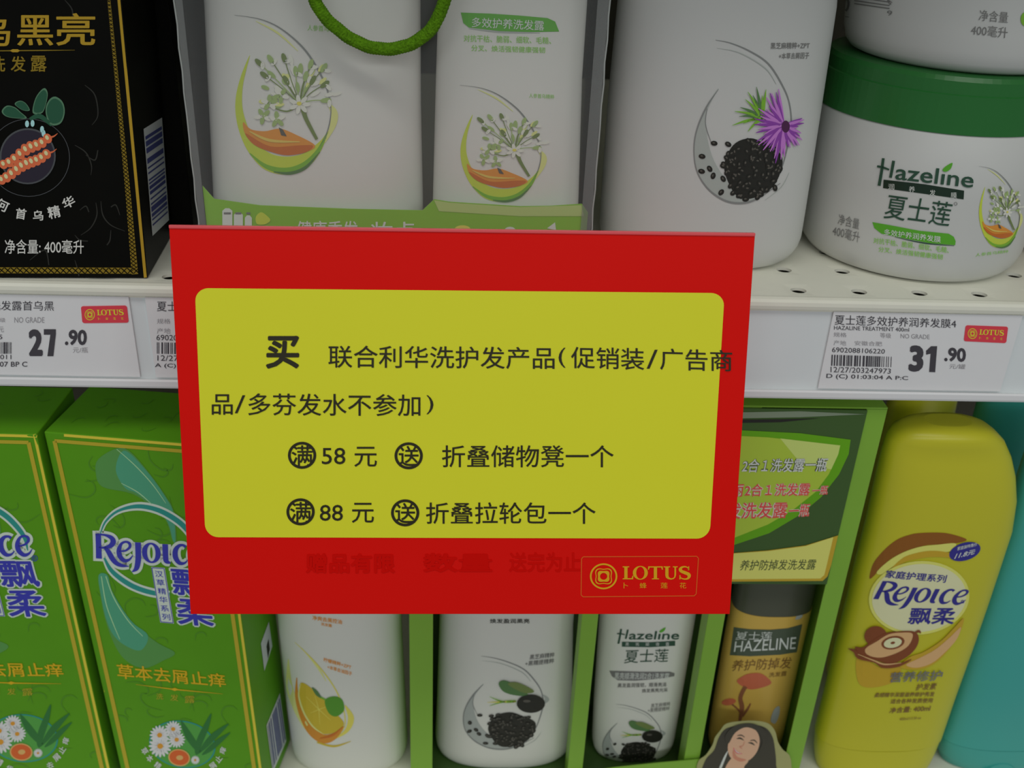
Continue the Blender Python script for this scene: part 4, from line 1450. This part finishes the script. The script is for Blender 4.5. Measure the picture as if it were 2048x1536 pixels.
g1 = copy_tree(gb)
g1['label'] = 'green gold-edged carton at the end of the row beside its twin'
shift_tree(g1, pose((-0.265, 0.008, -0.0722), -0.0377, 0.0, -0.0094) @ Matrix.Translation((0, 0, .0012)))

# citrus bottle
yc = 0.0305
cb = thing('shampoo_bottle', 'white bottle with orange slice and mint print beside green carton', 'bottle', (-0.062, yc, ZL), group='white bottles')
body, sec = flask('body', [(930, 534, 800), (1050, 540, 803), (1240, 558, 803), (1400, 575, 811), (1490, 586, 815)], yc, .56, ZL + .0003, WHITE_L, cb)
bottle_cap('cap', sec[0], WHITE_L, cb)
sf = surf_of(body)
A = Art(sf, 14)
A.stroke([(577, 1318), (579, 1370), (592, 1412), (612, 1452), (640, 1482)], [2, 12, 14, 10, 2], E_LIME2, .6)
A.stroke([(590, 1284), (624, 1317), (652, 1350), (674, 1384), (687, 1418), (690, 1448), (680, 1468)], [.6, 2, 2.4, 2.4, 2.2, 2, .6], E_YEL, 1)
A.stroke([(604, 1296), (634, 1332), (652, 1362)], [1, 4, 1], E_LIME2, .8)
A.stroke([(690, 1410), (702, 1435), (694, 1460), (672, 1476)], [2, 12, 8, 2], E_YEL, .8)
A.stroke([(594, 1355), (594, 1390), (604, 1428), (622, 1460), (646, 1477), (668, 1472), (689, 1452)], [1.5, 7, 11, 16, 18, 13, 1.5], E_CITRUS_D, 1)
A.poly([(601, 1366), (617, 1371), (647, 1398), (672, 1426), (688, 1447), (672, 1463), (646, 1467), (622, 1450), (606, 1420), (599, 1390)], E_CITRUS, 1.4, smooth=True)
A.stroke([(602, 1366), (598, 1390), (608, 1424), (626, 1452), (648, 1468)], [1, 3, 3.4, 3, 1], E_LIME2, 2)
A.poly([(650, 1400), (667, 1392), (684, 1398), (688, 1420), (672, 1432), (657, 1424)], E_MINT, 2.4, smooth=True)
A.poly([(624, 1374), (634, 1380), (643, 1394), (633, 1390)], E_DKGREEN, 2.4, smooth=True)
A.stroke([(640, 1393), (654, 1400)], [4, 3], E_GREEN, 2.2, smooth=False)
A.stroke([(634, 1484), (668, 1492), (702, 1482)], [3, 4, 1], E_CITRUS, 1)
for x, y in ((612, 1392), (622, 1425), (640, 1448), (662, 1440), (655, 1412), (630, 1390)):
    A.stroke([(638, 1418), (x, y)], [1.6, .6], E_YEL, 2, smooth=False)
A.stroke([(640, 1476), (664, 1470), (686, 1452)], [1, 4, 1], E_ORANGE_D, 2.6)
A.build('emblem', cb)
A = Art(sf)
A.text('柠檬精粹+ZPT', ((647, 1314), (703, 1330), (702, 1338), (647, 1322)), E_ORANGE, 2, bold=.012)
A.text('+本草去油因子', ((655, 1329), (704, 1343), (704, 1351), (655, 1337)), E_ORANGE, 2, bold=.012)
A.text('净爽去屑控油', ((625, 1230), (684, 1239), (684, 1248), (625, 1239)), E_ORANGE, 2, bold=.012)
A.text('洗发露', ((642, 1244), (664, 1248), (664, 1254), (642, 1250)), E_ORANGE, 2, bold=.012)
A.build('lettering', cb)

# gift pack
YF = 0.006
PX0, PX1, PZ1 = -0.0218, 0.195, -0.0515
PB = 0.066
pk = thing('gift_pack', 'green window gift pack holding three bottles beside the yellow bottle', 'gift pack', ((PX0 + PX1) / 2, .03, ZL))
zb = ZL + .0005
box('back_panel', (PX0, PB - .0008, zb), (PX1, PB, PZ1), PK_DARK, pk)
box('base_panel', (PX0, YF + .001, zb), (PX1, PB - .001, zb + .0008), PK_DARK, pk)
box('top_panel', (PX0, YF, PZ1 + .0002), (PX1, PB, PZ1 + .001), PK_GREEN, pk)
for nm, a, b in (('side_panel', PX0, PX0 + .0006), ('side_panel', PX1 - .0006, PX1)):
    fl = (PX0, PX0 + .0118) if a == PX0 else (PX1 - .0095, PX1)
    v = joinvf(box_vf((a, YF + .0006, zb + .001), (b, PB - .001, PZ1)), box_vf((fl[0], YF, zb + .001), (fl[1], YF + .0006, PZ1)))
    mesh(nm, *v, PK_GREEN, pk)
# dividers: folded channels with a bright face
for (pa, pb2) in ((1163, 1196), (1415, 1449)):
    xa, xb = on_y(pa, 1240, YF + .0008).x, on_y(pb2, 1240, YF + .0008).x
    box('divider', (xa, YF + .0008, zb + .001), (xb, YF + .012, PZ1 - .0005), PK_GREEN, pk, None, .0004)
zh = on_y(1560, 1166, YF - .0004).z
header = box('header_panel', (PX0 + .0002, YF - .0012, zh), (PX1 - .0096, YF - .0004, PZ1), PK_DARK, pk, None)
sf = surf_of(header)
_a, _b = pix(Vector((PX1 - .0098, YF - .0012, PZ1))), pix(Vector((PX1 - .0098, YF - .0012, zh)))
HE = lambda y: _a[0] + (_b[0] - _a[0]) * (y - _a[1]) / (_b[1] - _a[1])
print('header edge', _a, _b)
A = Art(sf)
A.poly([(1380, 855), (1600, 866), (1701, 879), (1697, 908), (1678, 948), (1643, 993), (1600, 1029), (1538, 1066), (1460, 1092), (1380, 1100)], PK_SWOOSH, 1)
A.poly([(1380, 866), (1536, 874), (1680, 890), (1676, 908), (1657, 948), (1631, 983), (1587, 1018), (1536, 1048), (1460, 1078), (1380, 1085)], PK_LIME, 2)
A.poly([(1560, 876), (1680, 890), (1676, 908), (1662, 938), (1600, 925)], PK_LIME_L, 2.4)
A.poly([(1380, 1112), (1536, 1100), (1611, 1090), (HE(1070), 1070), (HE(1130), 1130), (HE(1152) - 2, 1152), (1645, 1161), (1380, 1163)], PK_GOLD, 2)
A.poly([(1380, 1112), (1536, 1101), (1611, 1091), (HE(1073) - 9, 1073), (HE(1130) - 9, 1130), (HE(1150) - 9, 1149), (1640, 1156), (1380, 1158)], PK_CREAM, 3)
A.poly([(1380, 826), (1600, 822), (1733, 818), (1731, 828), (1600, 834), (1380, 838)], PK_FILM, 1)
A.poly([(1380, 840), (1560, 838), (1640, 836), (1560, 844), (1380, 847)], E_BLACK, 1)
A.build('swoosh_print', pk)
A = Art(sf)
for s, q, mi, mo in (('2合１洗发露一瓶', ((1487, 917), (1657, 914), (1651, 942), (1482, 944)), E_WHITE, PK_TXT),
                     ('丽', ((1462, 968), (1488, 967), (1485, 992), (1459, 993)), PK_RED, PK_PALE), ('2合１洗发露', ((1491, 967), (1622, 964), (1618, 990), (1488, 992)), PK_RED, PK_PALE),
                     ('一瓶', ((1625, 971), (1657, 969), (1654, 988), (1622, 990)), PK_RED, PK_PALE),
                     ('发洗发露', ((1454, 1004), (1577, 1002), (1573, 1035), (1450, 1037)), PK_RED, PK_PALE), ('一瓶', ((1579, 1008), (1621, 1005), (1617, 1032), (1575, 1034)), PK_RED, PK_PALE)):
    A.text(s, q, mo, 3.4, bold=.055)
    A.text(s, q, mi, 4.4, bold=.012)
A.text('养护防掉发洗发露', ((1483, 1119), (1634, 1117), (1629, 1138), (1478, 1140)), PK_TXT, 3.4, bold=.006)
A.build('lettering', pk)
# low front wall and cut-out portrait
lp = [on_y(x, y, YF - .001) for x, y in ((1075, 1565), (1160, 1545), (1234, 1535), (1320, 1526), (1400, 1519), (1500, 1518), (1600, 1520))]
lp[-1].x = min(lp[-1].x, PX1 - .0099)
lp = [Vector((lp[0].x, lp[0].y, zb + .0012))] + lp + [Vector((lp[-1].x, lp[-1].y, zb + .0012))]
n = len(lp)
V = [tuple(q) for q in lp] + [(q.x, q.y + .0006, q.z) for q in lp]
tri = [list(t3) for t3 in tessellate_polygon([[Vector((q.x, q.z, 0)) for q in lp]])]
F = tri + [[i + n for i in reversed(t3)] for t3 in tri] + [[i, (i + 1) % n, n + (i + 1) % n, n + i] for i in range(n)]
low = mesh('lower_panel', V, F, PK_GREEN, pk)
outl = [(1392, 1600), (1394, 1530), (1412, 1510), (1425, 1490), (1430, 1475), (1440, 1462), (1452, 1448), (1480, 1443), (1510, 1442), (1536, 1447), (1550, 1462), (1556, 1484), (1566, 1500), (1582, 1520), (1584, 1600)]
oc = crv(outl, 4)
yq = YF - .0018
pts = [on_y(x, y, yq) for x, y in oc]
for q in pts:
    q.z = max(q.z, zb + .0012)
n = len(pts)
V = [tuple(q) for q in pts] + [(q.x, q.y + .0003, q.z) for q in pts]
tri = [list(t3) for t3 in tessellate_polygon([[Vector((q.x, q.z, 0)) for q in pts]])]
F = tri + [[i + n for i in reversed(t3)] for t3 in tri] + [[i, (i + 1) % n, n + (i + 1) % n, n + i] for i in range(n)]
pc = mesh('portrait_card', V, F, PORTRIM, pk, label='cut-out printed portrait of a smiling dark haired woman')
sf = surf_of(pc)
A = Art(sf)
A.poly([(1402, 1545), (1412, 1518), (1428, 1500), (1438, 1474), (1452, 1457), (1480, 1450), (1508, 1449), (1532, 1456), (1545, 1474), (1550, 1500), (1552, 1530), (1548, 1570), (1402, 1570)], HAIR, 1, smooth=True)
A.poly([(1446, 1545), (1456, 1524), (1470, 1512), (1496, 1520), (1488, 1536), (1510, 1560), (1440, 1560)], SKIN, 2, smooth=True)
A.ell(1487, 1488, 30, 38, SKIN, 3, rot=28, n=34)
A.poly([(1466, 1498), (1474, 1512), (1492, 1518), (1480, 1522), (1466, 1514)], SKIN_D, 3.2, smooth=True)
A.poly([(1456, 1486), (1470, 1464), (1492, 1453), (1515, 1462), (1524, 1482), (1518, 1500), (1530, 1490), (1532, 1462), (1505, 1446), (1470, 1450), (1450, 1470)], HAIR, 4, smooth=True)
A.stroke([(1474, 1470), (1482, 1469), (1489, 1473)], [1, 2.2, 1], HAIR, 4)
A.stroke([(1500, 1480), (1508, 1479), (1514, 1485)], [1, 2.2, 1], HAIR, 4)
A.stroke([(1473, 1476), (1480, 1475), (1487, 1479)], [1, 3.4, 1], HAIR, 4)
A.stroke([(1496, 1484), (1503, 1485), (1509, 1489)], [1, 3.4, 1], HAIR, 4)
A.stroke([(1489, 1481), (1485, 1490), (1479, 1492), (1484, 1496)], [1, 1.6, 2, 1], SKIN_D, 4)
A.stroke([(1466, 1494), (1473, 1503), (1484, 1506)], [1, 4.5, 1], LIPS, 4)
A.stroke([(1468, 1496), (1474, 1502.5), (1482, 1505)], [.4, 1.8, .4], E_WHITE, 4.6)
A.stroke([(1440, 1536), (1450, 1512), (1456, 1500)], [5, 4, 1], E_WHITE, 2.6)
A.build('portrait_print', pk)

yk = 0.0325
lb = thing('shampoo_bottle', 'white bottle with black sesame print in the gift pack, widest of its three', 'bottle', (0.03, yk, ZL + .0014), group='white bottles')
body, sec = flask('body', [(960, 885, 1172), (1240, 879, 1146), (1400, 874, 1143), (1500, 871, 1140)], yk, .46, ZL + .0016, WHITE_L, lb)
bottle_cap('cap', sec[0], WHITE_L, lb)
sf = surf_of(body)
A = Art(sf, 14)
emblem_sesame(A, boxmap((1388, 80, 1582, 406), (927, 1312, 1086, 1498)), thistle=False, seed=5)
A.build('emblem', lb)
A = Art(sf)
A.text('焕发盈润黑亮', ((980, 1237), (1059, 1237), (1059, 1246), (980, 1246)), E_BLACK, 2, bold=.01)
A.text('黑芝麻精粹', ((1060, 1309), (1109, 1304), (1108, 1314), (1059, 1319)), E_TEXTGREY, 2, bold=.01)
A.text('+黑糯提精粹', ((1051, 1322), (1108, 1316), (1107, 1326), (1050, 1332)), E_TEXTGREY, 2, bold=.01)
A.build('lettering', lb)

sb2 = thing('shampoo_bottle', 'slim white bottle with grey title band inside the green gift pack', 'bottle', (0.075, yk, ZL + .0014), group='white bottles')
body, sec = flask('body', [(960, 1216, 1432), (1240, 1199, 1387), (1400, 1188, 1360), (1500, 1181, 1343)], yk, .55, ZL + .0016, WHITE_L, sb2)
bottle_cap('cap', sec[0], WHITE_L, sb2)
sf = surf_of(body)
A = Art(sf, 14)
emblem_sesame(A, boxmap((1388, 80, 1582, 406), (1206, 1408, 1322, 1533)), thistle=False, seed=6)
A.build('emblem', sb2)
A = Art(sf, 14)
s0 = (1755, 316, 1950, 376)
fj = lambda x, y: (1234.5 + (x - 1755) / 194 * 125, 1258 + (y - 316 - (x - 1755) * .11 + 0) / 55 * 29)
hazeline(A, fj, 2)
A.build('brand_logo', sb2)
A = Art(sf, 14)
A.poly([(1244, 1283), (1300, 1284), (1350, 1281), (1350, 1291), (1300, 1294), (1244, 1293)], E_HAZ, 1)
for i, ch in enumerate('黑亮顺滑露'):
    A.text(ch, (1251 + i * 20, 1284, 1258 + i * 20, 1291), E_WHITE, 2.5)
A.text('夏士莲', ((1251, 1299), (1338, 1297), (1335, 1323), (1248, 1326)), E_HAZ, 2)
A.poly([(1219, 1341), (1285, 1343), (1340, 1343), (1349, 1346), (1348, 1352), (1320, 1357), (1270, 1361), (1235, 1360), (1224, 1352)], E_TEXTGREY, 1)
A.text('黑亮顺滑洗润2合1洗发露', ((1230, 1344), (1339, 1345), (1337, 1357), (1229, 1358)), E_WHITE, 2.5, bold=.005)
A.text('黑发盈润强韧，顺滑亮泽', ((1236, 1366), (1333, 1364), (1333, 1373), (1235, 1375)), E_TEXTGREY, 2, bold=.01)
A.text('焕发黑亮光采', ((1284, 1377), (1335, 1375), (1335, 1383), (1284, 1385)), E_TEXTGREY, 2, bold=.01)
A.text('黑芝麻精粹', ((1302, 1407), (1340, 1403), (1340, 1411), (1302, 1415)), E_TEXTGREY, 2)
A.text('+黑糯提精粹', ((1296, 1416), (1339, 1412), (1338, 1420), (1295, 1425)), E_TEXTGREY, 2)
A.build('lettering', sb2)

gbt = thing('shampoo_bottle', 'amber bottle with dark cap and red mushroom print inside the gift pack', 'bottle', (0.125, yk, ZL + .0014))
body, sec = flask('body', [(1205, 1463, 1622), (1300, 1446, 1600), (1400, 1429, 1578), (1480, 1416, 1560)], yk, .55, ZL + .0016, AMBER, gbt)
cx, cy, z, hw, hd, e_ = sec[0]
mesh('cap', *loft([(cx, cy, z + .0002, hw * .99, hd * .99, e_), (cx, cy, z + .018, hw * .98, hd * .98, e_), (cx, cy, z + .045, hw * .9, hd * .9, e_), (cx, cy, z + .048, hw * .8, hd * .8, e_)]), AMBER_CAP, gbt, smooth=True, label='dark grey cap')
sf = surf_of(body)
A = Art(sf, 14)
A.poly([(1468, 1254), (1500, 1258), (1540, 1259), (1575, 1256), (1604, 1248), (1593, 1304), (1560, 1309), (1500, 1312), (1460, 1310)], PLATE, 1)
A.build('title_plate', gbt)
A = Art(sf, 14)
A.text('夏士莲', ((1474, 1262), (1545, 1263), (1543, 1279), (1471, 1279)), E_WHITE, 2.4)
A.text('HAZELINE', ((1471, 1282), (1592, 1273), (1590, 1297), (1468, 1303)), E_WHITE, 2.4, bold=.006)
A.text('养护防掉发', ((1467, 1320), (1585, 1313), (1580, 1336), (1463, 1342)), AMBER_T, 2)
A.text('洗发露', ((1538, 1345), (1574, 1341), (1572, 1351), (1537, 1354)), AMBER_T, 2)
A.build('lettering', gbt)
A = Art(sf, 14)
A.poly([(1474, 1362), (1480, 1355), (1497, 1347), (1520, 1346), (1536, 1356), (1542, 1366), (1525, 1374), (1500, 1378), (1482, 1370)], SHROOM, 2, smooth=True)
A.stroke([(1491, 1372), (1481, 1394), (1484, 1415), (1479, 1444)], [8, 8, 9, 5], SHROOM_D, 2)
A.ell(1458, 1403, 14, 6.5, SHROOM, 2.4, rot=-10)
A.stroke([(1462, 1406), (1476, 1418), (1484, 1430)], [3, 3, 3], SHROOM_D, 2)
A.stroke([(1501, 1406), (1496, 1416), (1485, 1432)], [2, 4, 4], SHROOM_D, 2)
A.poly([(1541, 1440), (1548, 1418), (1558, 1412), (1558, 1428), (1550, 1446)], E_GREYL, 2, smooth=True)
A.poly([(1590, 1238), (1598, 1224), (1607, 1217), (1603, 1234)], E_GREYL, 2, smooth=True)
A.build('emblem', gbt)


# upside-down conditioner bottles
def conditioner(label, m, mcap, yc, dx, group):
    t_ = thing('conditioner_bottle', label, 'bottle', (0.2405 + dx, yc, ZL), group=group)
    rows = [(840, 1850, 1942), (843, 1828, 1960), (849, 1808, 1977), (860, 1788, 1992), (875, 1775, 2006), (905, 1765, 2019), (943, 1756, 2027), (990, 1746, 2029), (1050, 1733, 2020), (1130, 1712, 1994),
            (1200, 1696, 1971), (1290, 1673, 1940), (1380, 1652, 1908), (1463, 1631, 1880)]
    sec = []
    for py, L, R in rows:
        a, b = on_y(L, py, yc), on_y(R, py, yc)
        hw = (b.x - a.x) / 2
        sec.append([(a.x + b.x) / 2 + dx, yc, (a.z + b.z) / 2, hw, hw * .4, 2.5])
    zt0 = sec[0][2]
    for k in range(4):
        sec[k][4] = .0134 * (.45, .66, .82, .94)[k]
    body = mesh('body', *loft(sec, 64), m, t_, smooth=True)
    b = sec[-1]
    C = [[b[0], yc, b[2] - .0005, b[3] * .992, b[4] * .992, 2.4], [b[0] + .0005, yc, b[2] - .012, b[3] * .97, b[4] * .97, 2.3]]
    C += [[b[0] + .001, yc, ZL + .006, b[3] * .93, b[4] * .95, 2.3], [b[0] + .001, yc, ZL + .0015, b[3] * .89, b[4] * .9, 2.3], [b[0] + .001, yc, ZL + .0003, b[3] * .82, b[4] * .84, 2.3]]
    cap = mesh('cap', *loft(C, 64), mcap, t_, smooth=True)
    zc = ZL + .0068
    nt = [(b[0] - .002 + .009 * math.cos(math.pi * i / 12), 0, ZL + .0008 + .0085 * math.sin(math.pi * i / 12)) for i in range(13)]
    yfr = yc - b[4] * .955
    V = [(x, yfr - .0006, z) for x, _, z in nt] + [(x, yfr + .004, z) for x, _, z in nt]
    n = len(nt)
    F = [list(range(n)), [n + i for i in reversed(range(n))]] + [[i, (i + 1) % n, n + (i + 1) % n, n + i] for i in range(n)]
    mesh('thumb_tab', V, F, mcap, t_)
    return t_, body


yy = 0.021
yb1, body = conditioner('bright yellow bottle standing on its cap with brown almond print', YBOT, YCAP, yy, 0, 'upside-down bottles')
sf = surf_of(body)
Q = lambda x, y: (1680 + x / 6.4, 1060 + y / 6.4)
A = Art(sf, 14)
A.poly([(380, 620), (400, 500), (450, 390), (560, 260), (660, 170), (760, 105), (880, 62), (1000, 38), (1250, 30), (1430, 52), (1620, 120), (1480, 168), (1250, 182), (1120, 190), (1000, 215), (860, 258), (760, 305), (660, 360), (580, 425), (490, 520), (440, 580)], Y_BROWN, 1, smooth=True, fn=Q)
A.poly([(470, 540), (580, 425), (760, 305), (1000, 215), (1250, 182), (1480, 168), (1400, 270), (1150, 275), (900, 335), (680, 460), (540, 560)], Y_LIGHT, 2, smooth=True, fn=Q)
A.stroke([(660, 490), (780, 400), (900, 345), (1150, 300), (1400, 320), (1540, 400)], [10, 50, 70, 80, 60, 10], Y_BROWN2, 3, fn=Q)
A.ell(1010, 860, 640, 470, Y_LIGHT, 4, n=48, rot=-6, fn=Q)
A.ell(1010, 860, 600, 435, Y_OVAL, 5, n=48, rot=-6, fn=Q)
Q8 = lambda x, y: (1536 + x / 4, 1152 + y / 4)
A.poly([(1560, 330), (1530, 440), (1440, 580), (1330, 690), (1200, 740), (1050, 720), (1130, 640), (1240, 600), (1380, 510), (1480, 410)], Y_BROWN2, 6, smooth=True, fn=Q8)
A.poly([(1535, 400), (1500, 500), (1400, 610), (1300, 690), (1180, 725), (1100, 700), (1200, 650), (1330, 580), (1450, 480)], Y_TAN, 7, smooth=True, fn=Q8)
A.poly([(720, 640), (900, 730), (1060, 720), (1010, 840), (820, 890), (720, 840)], Y_BROWN2, 2, smooth=True, fn=Q8)
A.ell(860, 470, 88, 78, Y_CHOC, 8, rot=-10, fn=Q8)
A.poly([(700, 560), (760, 560), (830, 510), (930, 450), (1040, 432), (1160, 432), (1200, 480), (1180, 560), (1100, 640), (980, 690), (850, 660), (740, 630)], Y_CHOC, 9, smooth=True, fn=Q8)
A.poly([(780, 570), (870, 510), (960, 455), (1060, 440), (1150, 450), (1120, 540), (1030, 600), (900, 640), (800, 620)], Y_TAN, 10, smooth=True, fn=Q8)
A.ell(995, 520, 92, 52, Y_CHOC, 11, rot=-12, fn=Q8)
A.ell(993, 520, 72, 39, Y_OVAL, 12, rot=-12, fn=Q8)
A.ell(993, 519, 18, 10, Y_CHOC, 13, rot=-12, fn=Q8)
A.stroke([(650, 572), (700, 592), (730, 640), (850, 670), (920, 710), (1040, 700), (1140, 655)], [6, 26, 24, 22, 26, 24, 6], Y_CHOC, 10.6, fn=Q8)
A.stroke([(720, 612), (840, 660), (930, 692), (1060, 680)], [4, 10, 12, 4], Y_TAN, 11.6, fn=Q8)
A.stroke([(1170, 440), (1200, 430), (1215, 445)], [10, 22, 8], Y_CHOC, 10, fn=Q8)
A.build('emblem', yb1)
A = Art(sf, 14)
A.text('家庭护理系列', [Q(*p_) for p_ in ((600, 500), (1368, 565), (1340, 665), (572, 600))], NAVY_D, 6.2, bold=.02)
rejoice(A, lambda u, v: Q(432 + u * 176 + v * 76, 868 + u * 9 - v * 150), NAVY_D, 6.4)
A.text('飘柔', [Q(*p_) for p_ in ((905, 985), (1490, 985), (1440, 1200), (850, 1195))], NAVY_D, 6.2, bold=.02)
A.ell(1560, 905, 22, 22, NAVY_D, 6.2, fn=Q, n=12, hole=.6)
A.text('营养修护', [Q8(*p_) for p_ in ((985, 760), (1400, 742), (1375, 828), (965, 842))], E_TEXTGREY, 8, bold=.012)
A.text('护发素', [Q8(*p_) for p_ in ((1195, 858), (1355, 850), (1335, 905), (1175, 912))], AMBER_T, 3, bold=.008)
A.text('柔顺精华深层滋养修护秀发', [Q8(*p_) for p_ in ((860, 930), (1335, 922), (1325, 960), (845, 968))], AMBER_T, 3, bold=.012)
A.text('适合各种发质使用', [Q8(*p_) for p_ in ((985, 980), (1320, 972), (1310, 1010), (975, 1018))], AMBER_T, 3, bold=.012)
A.text('净含量: 400ml', [Q8(*p_) for p_ in ((980, 1050), (1305, 1025), (1290, 1078), (965, 1095))], AMBER_T, 3, bold=.012)
A.text('400ml/13.5fl oz', [Q8(*p_) for p_ in ((1055, 1130), (1225, 1120), (1220, 1140), (1048, 1152))], AMBER_T, 3)
A.build('lettering', yb1)
A = Art(sf, 14)
A.ell(1592, 268, 205, 112, NAVY_D, 4, rot=-17, fn=Q, n=40)
A.text('家庭装特惠价', [Q(*p_) for p_ in ((1500, 205), (1745, 150), (1750, 190), (1490, 255))], E_WHITE, 5, bold=.01)
A.text('11.8元', [Q(*p_) for p_ in ((1490, 285), (1735, 235), (1705, 300), (1450, 368))], E_WHITE, 5, bold=.02)
A.build('price_sticker', yb1, label='navy oval sticker reading 11.8')

# the bottles behind and the teal ones
dxb = on_y(1836, 815, yy + .085).x - 0.2330
yb2, _ = conditioner('second yellow bottle behind the bright one, only its dim top showing', YBOT, YCAP, yy, 0, 'upside-down bottles')
M2 = Matrix.Translation(W[yb2.name].to_translation() + Vector((dxb - .006, .085, 0))) @ Matrix.Rotation(math.radians(46), 4, 'Z')
shift_tree(yb2, M2)
tl1, _ = conditioner('teal bottle standing on its cap at the edge beside the yellow bottle', TBOT, TBOT, yy + .006, 0, 'upside-down bottles')
M2 = Matrix.Translation(W[tl1.name].to_translation() + Vector((.0725, .0, 0)))
shift_tree(tl1, M2)
tl2 = copy_tree(tl1)
tl2['label'] = 'second teal bottle, in the shade behind the front teal bottle'
shift_tree(tl2, Matrix.Translation(M2.to_translation() + Vector((.020, .088, 0))))
